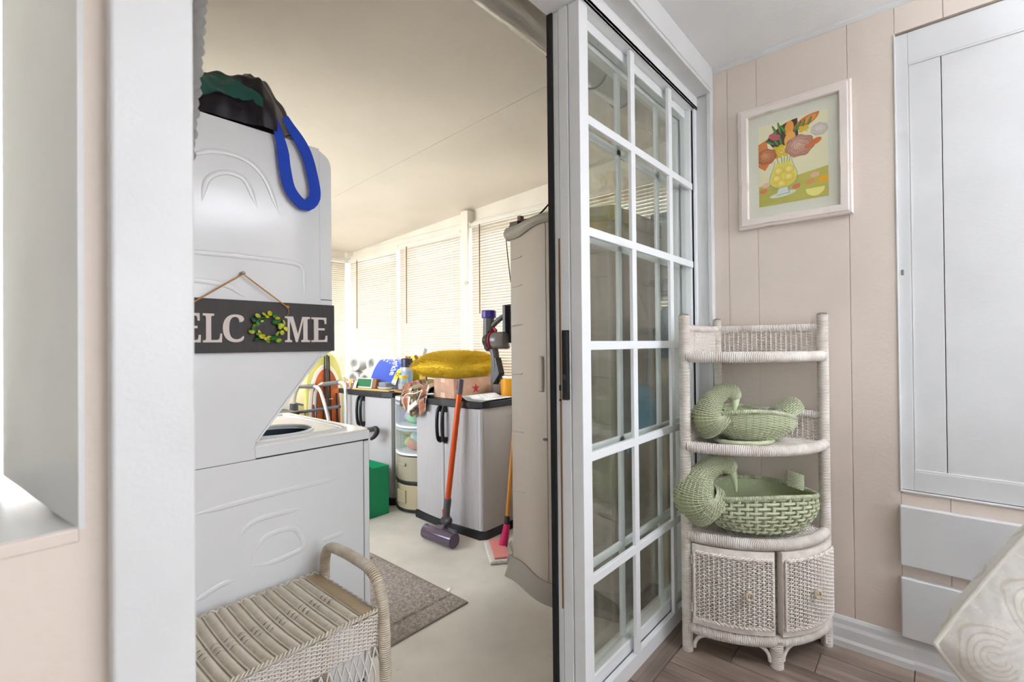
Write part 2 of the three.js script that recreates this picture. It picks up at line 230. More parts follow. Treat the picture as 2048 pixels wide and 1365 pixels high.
// ---------------------------------------------------------------- sliding door
const GX = [1.424, 1.724], GY = [1.683, 1.366, 1.044, 0.731, 0.385];
{
  const frame = struct('trim_6', merge(ext(0.168, 1.965, 2.0, 2.012, -0.708, -0.70, 0.001), ext(0.168, 1.965, 2.0, 2.05, -0.82, -0.70, 0.001), ext(0.168, 1.965, -0.02, 0.05, -0.734, -0.715, 0.002), ext(0.168, 1.965, -0.02, 0.012, -0.82, -0.73, 0.001), ext(0.168, 1.965, 0.0, 0.03, -0.79, -0.783, 0.001), ext(1.94, 1.968, 0, 2.05, -0.712, -0.704, 0.001)), M.alu, 'white aluminium track of the sliding door');
  part(frame, 'track_slot', ext(0.17, 1.962, 0.0, 0.014, -0.752, -0.735, 0), M.rubber);
  part(frame, 'jamb_channel', ext(1.952, 1.966, 0.0, 2.0, -0.745, -0.715, 0.001), M.rubber);
  part(frame, 'jamb_channel', ext(1.948, 1.966, 0.0, 2.0, -0.758, -0.747, 0.001), M.tan);
  part(frame, 'jamb_channel', ext(1.95, 1.966, 0.0, 2.0, -0.79, -0.76, 0.001), M.alu);
  part(frame, 'jamb_channel', ext(1.94, 1.966, 0.0, 2.0, -0.82, -0.80, 0.001), M.tan);
  // sliding panel
  const d = struct('door_1', null, null, 'sliding glass door panel with a white grid, slid open'); d.userData.kind = 'structure';
  part(d, 'stile', merge(ext(1.105, 1.15, 0.05, 2.0, -0.748, -0.712, 0.002), ext(1.113, 1.15, 0.05, 2.0, -0.752, -0.74, 0), ext(1.104, 1.15, 0.05, 2.0, -0.782, -0.751, 0.002)), M.alu);
  part(d, 'stile', ext(1.93, 1.95, 0.05, 2.0, -0.76, -0.72, 0.002), M.alu);
  part(d, 'rail', ext(1.15, 1.93, 1.968, 2.0, -0.765, -0.74, 0.002), M.alu); part(d, 'rail', ext(1.15, 1.93, 0.045, 0.088, -0.765, -0.738, 0.004), M.alu);
  part(d, 'pane', ext(1.15, 1.93, 0.08, 1.97, -0.744, -0.741, 0), M.glass);
  for (const x of GX) part(d, 'muntin', ext(x - 0.0145, x + 0.0145, 0.052, 2.0, -0.7265, -0.714, 0.002), M.alu);
  for (const y of GY) part(d, 'muntin', ext(1.15, 1.938, y - 0.013, y + 0.013, -0.7265, -0.7135, 0.002), M.alu);
  const h = part(d, 'handle', ext(1.091, 1.106, 0.893, 1.088, -0.772, -0.754, 0.002), M.black, 'black recessed handle');
  part(h, 'grip_recess', ext(1.0895, 1.0925, 0.965, 1.07, -0.768, -0.758, 0.001), mat(0x060608, 0.3)); part(h, 'thumb_turn', rot(cyl(0.006, 0.006, 0.004, 0, 0, 0, 16), 0, 0, PI / 2, 1.0895, 0.957, -0.763), mat(0x3b4450, 0.3));
  part(d, 'weatherstrip', ext(1.1, 1.108, 0.02, 2.0, -0.82, -0.802, 0.001), M.rubber, 'black weather seal');
  // fixed panel behind it
  const e = struct('door_2', null, null, 'fixed glass door panel behind the sliding one'); e.userData.kind = 'structure';
  part(e, 'stile', ext(1.108, 1.15, 0.01, 2.0, -0.803, -0.785, 0.001), M.alu); part(e, 'rust_edge', ext(1.1065, 1.109, 0.3, 1.35, -0.7905, -0.7855, 0.0005), M.rust, 'rusty edge with screw holes');
  for (const [y, hh] of [[0.925, 0.016], [0.89, 0.006]]) part(e, 'latch_hole', ext(1.1055, 1.1075, y - hh / 2, y + hh / 2, -0.792, -0.785, 0.0005), M.black);
  part(e, 'stile', ext(1.915, 1.94, 0.01, 2.0, -0.803, -0.77, 0.001), M.alu); part(e, 'rail', ext(1.15, 1.92, 1.955, 2.0, -0.803, -0.77, 0.001), M.alu); part(e, 'rail', ext(1.15, 1.92, 0.012, 0.07, -0.803, -0.77, 0.001), M.alu);
  part(e, 'pane', ext(1.15, 1.92, 0.08, 1.95, -0.788, -0.785, 0), M.glass);
  for (const x of GX) part(e, 'muntin', ext(x - 0.014, x + 0.014, 0.09, 1.945, -0.777, -0.767, 0.002), M.alu);
  for (const y of GY) part(e, 'muntin', ext(1.15, 1.92, y - 0.013, y + 0.013, -0.777, -0.767, 0.002), M.alu);
}
// ---------------------------------------------------------------- utility room shell
const ceilY = (z) => 2.045 + (z + 4.65) * 0.0528;
struct('floor_001', ext(0.05, 2.85, -0.35, -0.22, -4.9, -0.8, 0), M.concrete, 'painted concrete floor of the utility room');
{
  const sheet = (x0, x1, t0, t1) => { const g = ext(x0, x1, t0, t1, -4.9, -0.8, 0); const p = g.attributes.position; for (let i = 0; i < p.count; i++) p.setY(i, p.getY(i) + ceilY(p.getZ(i))); g.computeVertexNormals(); return g; };
  const c = struct('ceiling_001', sheet(0.05, 2.85, 0.012, 0.2), M.grout, 'sloping ceiling of the utility room');
  part(c, 'ceiling_panel', sheet(0.05, 1.7285, 0, 0.013), M.cream); part(c, 'ceiling_panel', sheet(1.7315, 2.85, 0, 0.013), M.cream);
}
struct('wall_left_001', merge(ext(0.082, 0.17, -0.3, 2.45, -2.6, -0.82, 0), ext(0.082, 0.17, -0.3, 2.45, -4.9, -4.3, 0), ext(0.082, 0.17, 1.95, 2.45, -4.3, -2.6, 0), ext(0.082, 0.17, -0.3, 0.55, -4.3, -2.6, 0)), M.cream, 'cream side wall of the utility room');
{ const w = struct('window_8', merge(ext(0.09, 0.165, 0.54, 0.59, -4.3, -2.6), ext(0.09, 0.165, 1.91, 1.96, -4.3, -2.6), ext(0.09, 0.165, 0.55, 1.95, -4.3, -4.25), ext(0.09, 0.165, 0.55, 1.95, -2.65, -2.6), ext(0.09, 0.165, 0.55, 1.95, -3.48, -3.42)), M.alu, 'tall side window of the utility room'); part(w, 'pane', ext(0.12, 0.123, 0.57, 1.93, -4.27, -3.45, 0), M.glass); part(w, 'pane', ext(0.12, 0.123, 0.57, 1.93, -3.45, -2.63, 0), M.glass); }
struct('wall_back_001', merge(ext(0.1, 1.65, -0.3, 2.4, -4.8, -4.66, 0), ext(1.65, 2.85, -0.3, 0.75, -4.8, -4.66, 0), ext(1.65, 2.85, 1.965, 2.4, -4.8, -4.66, 0), ext(2.6, 2.85, 0.75, 1.965, -4.8, -4.66, 0)), M.creamTrim);
const POSTS = [[-4.67, -4.6], [-3.755, -3.7], [-2.83, -2.75], [-1.9, -1.83], [-0.9, -0.8]];
struct('wall_right_001', merge(ext(2.7, 2.85, -0.3, 0.75, -4.8, -0.8, 0), ext(2.7, 2.85, 1.985, 2.4, -4.8, -0.8, 0), POSTS.map(([a, b]) => ext(2.69, 2.85, 0.7, 2.0, a, b, 0.002)), ext(2.63, 2.72, 0.7, 2.2, -4.7, -4.61, 0.002)), M.creamTrim);
struct('trim_7', merge(ext(2.675, 2.702, 1.955, 2.0, -4.66, -2.83, 0.002), ext(2.675, 2.702, 2.005, 2.045, -2.75, -0.82, 0.002), ext(2.66, 2.71, 0.72, 0.755, -4.66, -0.82, 0.003), ext(1.6, 2.69, 1.945, 1.985, -4.662, -4.63, 0.002)), M.creamTrim, 'cream window head and sill boards');
{ const p = struct('trim_8', ext(2.62, 2.7, 0.7, 2.125, -2.835, -2.755, 0.004), M.creamTrim, 'cream post between the windows'); const s = part(p, 'oval_sticker', rot(cyl(0.02, 0.02, 0.002, 0, 0, 0, 24).scale(0.55, 1, 1), 0, 0, PI / 2, 2.6195, 1.545, -2.772), mat(0x3a3530, 0.6)); part(s, 'sticker_face', rot(cyl(0.017, 0.017, 0.0022, 0, 0, 0, 24).scale(0.5, 1, 1), 0, 0, PI / 2, 2.6192, 1.545, -2.772), mat(0xe8dfcc, 0.6)); }
{ const ps = []; for (let z = -4.4; z < -0.9; z += 0.5) ps.push(rot(cyl(0.004, 0.004, 0.003, 0, 0, 0, 8), 0, 0, PI / 2, 2.699, ceilY(z) - 0.05, z)); struct('trim_9', merge(ps, ext(2.69, 2.7, 2.05, 2.06, -4.6, -0.85, 0.002)), M.creamTrim, 'screwed head panel above the windows'); }
{ let n = 3; for (let i = 0; i + 1 < POSTS.length; i++) { const a = POSTS[i][1], b = POSTS[i + 1][0]; const w = struct('window_' + n++, merge(ext(2.74, 2.77, 0.75, 0.79, a, b), ext(2.74, 2.77, 1.95, 1.99, a, b), ext(2.74, 2.77, 0.75, 1.99, a, a + 0.03), ext(2.74, 2.77, 0.75, 1.99, b - 0.03, b)), M.alu, 'white framed side window behind a blind'); part(w, 'pane', ext(2.754, 2.757, 0.78, 1.96, a + 0.02, b - 0.02, 0), M.glass); }
  const w = struct('window_7', merge(ext(1.65, 2.64, 0.75, 0.79, -4.74, -4.71), ext(1.65, 2.64, 1.93, 1.97, -4.74, -4.71)), M.alu, 'white framed end window behind a blind'); part(w, 'pane', ext(1.65, 2.64, 0.78, 1.95, -4.725, -4.722, 0), M.glass); }
struct('ground', ext(-12, 14, -0.75, -0.6, -16, 12, 0), mat(0xcfc8bc, 0.9), 'ground outside the windows');
// blinds
function blind(label, len, top, place, turn, wand) {
  const t = thing('venetian_blind', label, 'blind', place, turn, 'venetian blinds on the utility room windows');
  part(t, 'head_rail', ext(-len / 2, len / 2, top - 0.028, top, -0.016, 0.016, 0.002), M.rail); for (const s of [-1, 1]) part(t, 'bracket', ext(s * len / 2 - 0.018, s * len / 2 + 0.003, top - 0.034, top + 0.006, -0.018, 0.022, 0.002), M.rail);
  const sg = grid((u, v) => V((u - 0.5) * (len - 0.01), 0.0022 * (1 - (2 * v - 1) ** 2), (v - 0.5) * 0.0275), 1, 4);
  const n = 54, pitch = 0.0218; for (let k = 0; k < n; k++) { const s = part(t, 'slat', sg, M.slat); s.position.y = top - 0.042 - k * pitch; s.rotation.x = 1.13 + rr(-0.03, 0.03); }
  const y0 = top - 0.042 - n * pitch; part(t, 'bottom_rail', ext(-len / 2 + 0.005, len / 2 - 0.005, y0 - 0.012, y0, -0.011, 0.011, 0.003), M.rail);
  for (const x of [-0.38, 0.38]) part(t, 'ladder_cord', merge(tube([[x * len, y0, 0.014], [x * len, top - 0.03, 0.014]], 0.0009, { seg: 1, rad: 5 }), tube([[x * len, y0, -0.014], [x * len, top - 0.03, -0.014]], 0.0009, { seg: 1, rad: 5 })), M.rail);
  if (wand) part(t, 'wand', tube([[wand, top - 0.03, 0.03], [wand, top - 0.725, 0.034]], 0.005, { seg: 1, rad: 6 }), mat(0x8a6a4c, 0.4), 'brown tilt wand');
  return t;
}
blind('cream slatted blind beside the corner, behind the toilet paper pack', 0.84, 1.955, [2.655, 0, -4.17], -PI / 2, -0.235);
blind('cream slatted blind in the middle window above the yellow cushion', 0.85, 1.978, [2.655, 0, -3.29], -PI / 2, -0.275);
blind('cream slatted blind partly hidden by the tall storage cabinet', 0.84, 2.02, [2.655, 0, -2.325], -PI / 2, -0.3);
blind('cream slatted blind behind the door glass', 0.87, 2.02, [2.655, 0, -1.36], -PI / 2, 0);
blind('cream slatted blind on the end wall behind the ironing board', 0.98, 1.955, [2.125, 0, -4.615], 0, 0);
// ceiling lamp of the living room, behind the camera
{
  const t = thing('ceiling_lamp', 'round white flush ceiling lamp in the living room', 'lamp', [0.75, 2.15, 2.3]);
  part(t, 'lamp_base', cyl(0.2, 0.2, 0.02, 0, -0.01, 0, 40), M.trim); part(t, 'lamp_diffuser', lathe([[0, -0.07], [0.1, -0.065], [0.17, -0.045], [0.19, -0.02]], 40), mat(0xffffff, 0.4, { emissive: 0xe9f1ff, emissiveIntensity: 4 }));
  const l = new THREE.RectAreaLight(0xf0f5ff, 40, 0.36, 0.36); l.position.set(0.75, 2.07, 2.3); l.rotation.x = -PI / 2; scene.add(l);
}
{ // uplighter floor lamp in the living room
  const t = thing('floor_lamp', 'tall white uplighter floor lamp in the living room', 'lamp', [1.35, 0, 1.1]);
  part(t, 'base', lathe([[0, 0], [0.14, 0], [0.14, 0.012], [0.03, 0.03], [0, 0.03]], 36), M.trim); part(t, 'pole', cyl(0.012, 0.012, 1.6, 0, 0.82, 0, 16), M.trim); part(t, 'lamp_bowl', lathe([[0.012, 1.6], [0.09, 1.63], [0.17, 1.7], [0.19, 1.75], [0.185, 1.75], [0.165, 1.705], [0.09, 1.64], [0, 1.62]], 36), mat(0xf2f0ec, 0.4, { side: THREE.DoubleSide })); part(t, 'lamp_bulb', cyl(0.12, 0.12, 0.01, 0, 1.69, 0, 24), mat(0xffffff, 0.4, { emissive: 0xe9f1ff, emissiveIntensity: 4 }));
  const l = new THREE.RectAreaLight(0xf0f5ff, 230, 0.24, 0.24); l.position.set(1.35, 1.705, 1.1); l.rotation.x = PI / 2; scene.add(l);
}
// ---------------------------------------------------------------- stacked washer and dryer
const ap = (parent, name, g, m, label, kind) => { const p = parent.position; return part(parent, name, g.translate(-p.x, -p.y, -p.z), m, label, kind); };
const smudge = dataTex(256, 256, (u, v) => 0.3 + 0.25 * fbm(u, v, 6, 4));
const K = {
  enamel: mat(0xf1f1f3, 0.3, { roughnessMap: rep(smudge, 1.5), clearcoat: 0.3, clearcoatRoughness: 0.3 }), seam: mat(0x3a3a3a, 0.8), steel: mat(0xb9bdc2, 0.25, { metalness: 0.9 }), darkSteel: mat(0x5c6a75, 0.3, { metalness: 0.6 }),
  sign: mat(0x3f3939, 0.6, { bumpMap: rep(plankBump, 3), bumpScale: 0.0008 }), letter: mat(0xe9dcd6, 0.7), jute: mat(0xc98f4d, 0.9),
};
// flat strip along a 2D path, extruded in z
function strip(pts, w, t) {
  const c = new THREE.CatmullRomCurve3(pts.map(([x, y]) => V(x, y, 0)), false, 'centripetal'), L = [], R = [], n = 40;
  for (let i = 0; i <= n; i++) { const p = c.getPointAt(i / n), d = c.getTangentAt(i / n), ww = typeof w === 'function' ? w(i / n) : w; L.push([p.x - d.y * ww / 2, p.y + d.x * ww / 2]); R.unshift([p.x + d.y * ww / 2, p.y - d.x * ww / 2]); }
  return extr([...L, ...R], t);
}
{
  const t = thing('laundry_center', 'white stacked washer and dryer with a slanted recess over the washer lid', 'washer dryer', [0.625, -0.22, -1.91]);
  const front = 0.982, Z0 = -2.25, Z1 = -1.57;
  // washer cabinet of sheet panels
  const body = ap(t, 'washer_body', merge(ext(0.27, front - 0.026, -0.2, 0.7, Z1 - 0.012, Z1, 0.002), ext(0.27, front - 0.026, -0.2, 0.7, Z0, Z0 + 0.012, 0.002), ext(0.27, 0.285, -0.2, 0.7, Z0, Z1), ext(0.27, front, -0.18, -0.165, Z0, Z1), ext(0.3, 0.9, -0.22, -0.19, -2.2, -1.62)), K.enamel);
  ap(t, 'washer_front', ext(front - 0.024, front, -0.2, 0.698, Z0, Z1, 0.006, 2), K.enamel);
  ap(t, 'seam', merge(ext(0.272, front - 0.004, 0.699, 0.7045, Z1 - 0.014, Z1 - 0.002, 0), ext(front - 0.014, front - 0.004, 0.699, 0.7045, Z0 + 0.004, Z1 - 0.002, 0), ext(front - 0.0265, front - 0.0235, -0.19, 0.7, Z0 + 0.004, Z1 - 0.002, 0), ext(0.792, 0.795, 1.03, 1.72, Z0 + 0.01, Z1 - 0.0015, 0)), K.seam, 'dark seam');
  // lid deck with the tub opening
  const s = shape2([[0.583, -Z1], [0.965, -Z1], [0.978, -Z1 + 0.012], [0.978, -Z0 - 0.012], [0.965, -Z0], [0.583, -Z0]]); const hole = new THREE.Path(); hole.absellipse(0.722, 1.775, 0.13, 0.12, 0, 2 * PI); s.holes.push(hole);
  ap(t, 'washer_lid_deck', merge(extr(s, 0.004, 0.003, { curveSegments: 40 }).rotateX(-PI / 2).translate(0, 0.7355, 0), ext(0.583, 0.981, 0.7045, 0.737, Z1 - 0.012, Z1 + 0.003, 0.003), ext(0.583, 0.981, 0.7045, 0.737, Z0 - 0.003, Z0 + 0.012, 0.003), ext(0.966, 0.981, 0.7045, 0.737, Z0, Z1, 0.003)), K.enamel);
  const rim = []; for (let i = 0; i <= 48; i++) rim.push([0.722 + 0.13 * cos(i / 24 * PI), 0.7455, -1.775 + 0.12 * sin(i / 24 * PI)]);
  ap(t, 'tub_rim', tube(rim, 0.006, { seg: 64, rad: 6, closed: false, caps: false }), K.enamel);
  ap(t, 'tub', grid((u, v) => V(0.722 + (0.128 + 0.06 * Math.min(1, v * 4)) * cos(u * 2 * PI), 0.735 - v * 0.4, -1.775 + (0.118 + 0.04 * Math.min(1, v * 4)) * sin(u * 2 * PI)), 40, 12), mat(0x4d5c68, 0.35, { side: THREE.DoubleSide }), 'grey metal tub inside');
  ap(t, 'tub_floor', cyl(0.185, 0.185, 0.01, 0.722, 0.34, -1.775, 32), K.darkSteel);
  ap(t, 'deck_recess_rim', tube([[0.6, 0.742, -1.63], [0.88, 0.742, -1.63], [0.93, 0.742, -1.68], [0.93, 0.742, -2.12], [0.88, 0.742, -2.18], [0.6, 0.742, -2.18]], 0.008, { seg: 60, rad: 8 }), K.enamel);
  // dryer with its slanted underside
  const prof = new THREE.Shape(); prof.moveTo(0.27, 0.704); prof.lineTo(0.582, 0.704); prof.lineTo(0.582, 0.752); prof.lineTo(0.79, 1.015); prof.lineTo(0.793, 1.018); prof.lineTo(0.793, 1.728); prof.lineTo(0.27, 1.728);
  ap(t, 'dryer_body', extr(prof, Z1 - Z0 - 0.006, 0.003).translate(0, 0, Z0 + 0.003), K.enamel);
  const fr = new THREE.Shape(); fr.moveTo(0.797, 1.012); fr.lineTo(0.836, 1.036); fr.lineTo(0.836, 1.665); fr.quadraticCurveTo(0.836, 1.7, 0.812, 1.712); fr.lineTo(0.797, 1.72);
  ap(t, 'dryer_front', extr(fr, Z1 - Z0 - 0.006, 0.003).translate(0, 0, Z0 + 0.003), K.enamel);
  ap(t, 'front_seam', ext(0.797, 0.8375, 1.2085, 1.211, Z1 - 0.01, Z1 + 0.0008, 0), K.seam);
  ap(t, 'bracket_edge', merge(tube([[0.586, 0.756, Z1 + 0.002], [0.79, 1.013, Z1 + 0.002]], 0.004, { seg: 1 }), tube([[0.584, 0.71, Z1 + 0.001], [0.584, 0.75, Z1 + 0.001]], 0.0018, { seg: 1 })), K.enamel);
  for (const [x, y] of [[0.815, 1.185], [0.84, 1.115]]) ap(t, 'screw', rot(cyl(0.004, 0.004, 0.003, 0, 0, 0, 12), PI / 2, 0, 0, x, y, Z1 + 0.001), K.steel);
  // pressed ridges of the side panels
  const ridge = (pts) => tube(pts.map(([x, y]) => [x, y, 0]), (q) => 0.008 * Math.min(1, 6 * q, 6 * (1 - q)) + 0.0005, { seg: 40, rad: 10 }).scale(1, 1, 0.28).translate(0, 0, Z1);
  const rs = [[[0.442, 1.47], [0.456, 1.535], [0.49, 1.566], [0.53, 1.572], [0.562, 1.556], [0.595, 1.481]], [[0.40, 1.585], [0.47, 1.625], [0.56, 1.625], [0.617, 1.579], [0.66, 1.475]], [[0.36, 1.321], [0.55, 1.326], [0.7, 1.325], [0.735, 1.31], [0.74, 1.28], [0.741, 1.19]], [[0.36, 1.245], [0.5, 1.235], [0.56, 1.2]]];
  for (const r of rs) ap(t, 'pressed_ridge', ridge(r), K.enamel);
  for (const r of [[[0.4, 0.575], [0.64, 0.583], [0.885, 0.586]], [[0.53, 0.46], [0.55, 0.495], [0.585, 0.513], [0.65, 0.515], [0.725, 0.513]], [[0.565, 0.38], [0.585, 0.43], [0.615, 0.455], [0.68, 0.459], [0.713, 0.44], [0.73, 0.386], [0.69, 0.372], [0.62, 0.368], [0.568, 0.378]], [[0.79, 0.384], [0.88, 0.388]], [[0.42, 0.33], [0.48, 0.35], [0.52, 0.352]]]) ap(t, 'pressed_ridge', ridge(r), K.enamel);
}
const font = await new FontLoader().loadAsync('fonts/droid/droid_serif_bold.typeface.json');
{
  const t = thing('welcome_sign', 'dark wooden welcome sign with pale letters hung on the dryer side', 'sign', [0.552, 1.033, -1.556]);
  ap(t, 'board', ext(0.266, 0.838, 1.033, 1.191, -1.564, -1.554, 0.0015), K.sign);
  for (const [ch, x0, x1] of [['W', 0.283, 0.382], ['E', 0.386, 0.433], ['L', 0.438, 0.487], ['C', 0.489, 0.546], ['M', 0.667, 0.749], ['E', 0.754, 0.81]]) {
    const g = new TextGeometry(ch, { font, size: 1, depth: 0.004, curveSegments: 6 }); g.computeBoundingBox(); const b = g.boundingBox;
    g.translate(-b.min.x, -b.min.y, 0).scale((x1 - x0) / (b.max.x - b.min.x), 0.083 / (b.max.y - b.min.y), 1).translate(x0, 1.064, -1.554); ap(t, 'letter_' + ch.toLowerCase(), g, K.letter);
  }
  ap(t, 'twine', merge(tube([[0.408, 1.172, -1.551], [0.545, 1.27, -1.552]], 0.0022, { seg: 1 }), tube([[0.545, 1.27, -1.552], [0.676, 1.176, -1.551]], 0.0022, { seg: 1 }), ball(0.005, 0.408, 1.172, -1.551), ball(0.005, 0.676, 1.177, -1.551), tube([[0.676, 1.176, -1.55], [0.679, 1.16, -1.549], [0.675, 1.15, -1.549]], 0.0007, { seg: 6, rad: 5 })), K.jute, 'orange jute hanging twine');
  ap(t, 'hook', merge(rot(cyl(0.006, 0.006, 0.012, 0, 0, 0, 14), PI / 2, 0, 0, 0.547, 1.274, -1.562), ball(0.005, 0.547, 1.274, -1.553)), K.steel);
  const wr = []; for (let i = 0; i <= 24; i++) wr.push([0.613 + 0.038 * cos(i / 12 * PI), 1.108 + 0.034 * sin(i / 12 * PI), -1.548]);
  const wreath = ap(t, 'wreath', tube(wr, 0.0022, { seg: 40, rad: 6 }), mat(0x3f6b46, 0.5), 'small wreath of green and yellow leaves');
  const lm = [mat(0x2f7d2f, 0.25), mat(0x8fb432, 0.25), mat(0xd7c92e, 0.25), mat(0x1f6137, 0.25), mat(0xb9c94a, 0.25)];
  const leafG = ball(0.01, 0, 0, 0, 0.75, 1, 0.22, 10);
  for (let i = 0; i < 38; i++) {
    const a = i / 38 * 2 * PI + rr(-0.08, 0.08), k = rr(0.75, 1.35), x = 0.613 + 0.038 * k * cos(a) * 1.05, y = 1.108 + 0.034 * k * sin(a), l = part(wreath, 'leaf', leafG, lm[Math.floor(rnd() * 5)]);
    l.position.set(x - 0.552, y - 1.033, -1.545 + rr(0, 0.012) + 1.556); l.rotation.set(rr(-0.7, 0.7), rr(-0.7, 0.7), a + rr(-1, 1)); l.scale.setScalar(rr(0.55, 1.1));
  }
}
{ // dark bag on the dryer
  const t = thing('tote_bag', 'black crumpled bag with a green patch lying on the dryer', 'bag', [0.55, 1.731, -1.8]);
  const silk = mat(0x1a1620, 0.32, { sheen: 0.6, sheenRoughness: 0.4, sheenColor: 0x4a4458 });
  const crest = (x) => { const P = [[0.28, 0.1], [0.4, 0.15], [0.47, 0.163], [0.56, 0.185], [0.6, 0.215], [0.64, 0.2], [0.71, 0.125], [0.77, 0.06], [0.8, 0.0]]; for (let i = 0; i + 1 < P.length; i++) if (x <= P[i + 1][0]) { const q = (x - P[i][0]) / (P[i + 1][0] - P[i][0]); return P[i][1] + (P[i + 1][1] - P[i][1]) * Math.max(0, q); } return 0; };
  const fold = (x, a) => 0.007 * sin(x * 41 + a * 5) + 0.005 * sin(x * 83 - a * 9 + 1) + 0.004 * sin(a * 14 + x * 60) + 0.026 * (fbm(x * 1.3, a * 0.21, 8, 3) - 0.5);
  const surf = (u, v) => { const x = 0.3 + u * 0.49, a = v * PI, h = crest(x), r = 0.02 + h * 0.75; return V(x, 1.733 + Math.max(0, h * sin(a) ** 0.8 + (v > 0.08 && v < 0.92 ? fold(x, a) * Math.min(1, h * 8) : 0)), -1.70 + (r + 0.4 * fold(x + 0.3, a)) * cos(a) * 0.9); };
  ap(t, 'bag_body', grid(surf, 70, 40, 0.5, 0.5), silk);
  const up = (x, y) => { let v = 0; for (let i = 0; i < 60; i++) { v = i / 120; if (surf((x - 0.3) / 0.49, v).y >= y) break; } return surf((x - 0.3) / 0.49, v).add(V(0, 0.001, 0.004)); };
  ap(t, 'green_patch', grid((u, v) => { const x = 0.4 + u * 0.2, y = 1.752 + 0.05 * sin(PI * Math.min(1, u * 0.75)) + v * (0.012 + 0.075 * Math.sin(PI * (0.25 + 0.6 * u)) ** 2); return up(x, y); }, 24, 10), mat(0x23564e, 0.4, { side: THREE.DoubleSide }), 'dark green patch');
  const blue = mat(0x0b46c9, 0.55, { bumpMap: rep(weaveTex, 40), bumpScale: 0.0006 });
  ap(t, 'strap', merge(strip([[0.636, 1.79], [0.645, 1.752], [0.663, 1.69], [0.672, 1.62], [0.69, 1.555], [0.735, 1.518], [0.769, 1.55], [0.758, 1.64], [0.738, 1.7], [0.712, 1.738], [0.69, 1.765], [0.672, 1.79]], (q) => 0.018 + 0.02 * Math.min(1, q * 5) * Math.min(1, (1 - q) * 6 + 0.3), 0.0018).translate(0, 0, -1.553)), blue, 'bright blue webbing strap');
  ap(t, 'drawstring', tube([[0.66, 1.775, -1.6], [0.69, 1.79, -1.58], [0.715, 1.775, -1.575], [0.71, 1.755, -1.575], [0.685, 1.74, -1.58]], 0.0018, { seg: 20, rad: 5 }), mat(0x1c2340, 0.7));
}
// ---------------------------------------------------------------- wicker bench
const caneBump = dataTex(64, 64, (u, v, x) => 0.5 + 0.5 * sin(x / 64 * 2 * PI));
const wickTex = (a, b) => dataTex(256, 256, (u, v) => { const n = fbm(u, v, 10, 4), m = fbm(u + 0.5, v, 40, 2); const k = n * 0.8 + m * 0.2; return [0, 1, 2].map((i) => a[i] + (b[i] - a[i]) * Math.max(0, Math.min(1, (k - 0.3) * 2.2))); }, true);
const W = {
  old: mat(0xffffff, 0.6, { map: rep(wickTex([206, 192, 170], [240, 233, 220]), 3) }), oldWrap: mat(0xffffff, 0.6, { map: rep(wickTex([200, 182, 156], [238, 228, 210]), 2), bumpMap: rep(caneBump, 170, 1), bumpScale: 0.0025 }),
  white: mat(0xffffff, 0.55, { map: rep(wickTex([226, 213, 202], [250, 244, 237]), 3) }), whiteWrap: mat(0xffffff, 0.55, { map: rep(wickTex([226, 213, 202], [250, 244, 237]), 2), bumpMap: rep(caneBump, 190, 1), bumpScale: 0.0022 }),
  brown: mat(0xa88a62, 0.7),
  green: mat(0xffffff, 0.55, { map: rep(wickTex([176, 182, 146], [218, 222, 192]), 4) }), greenIn: mat(0x9cab84, 0.8),
};
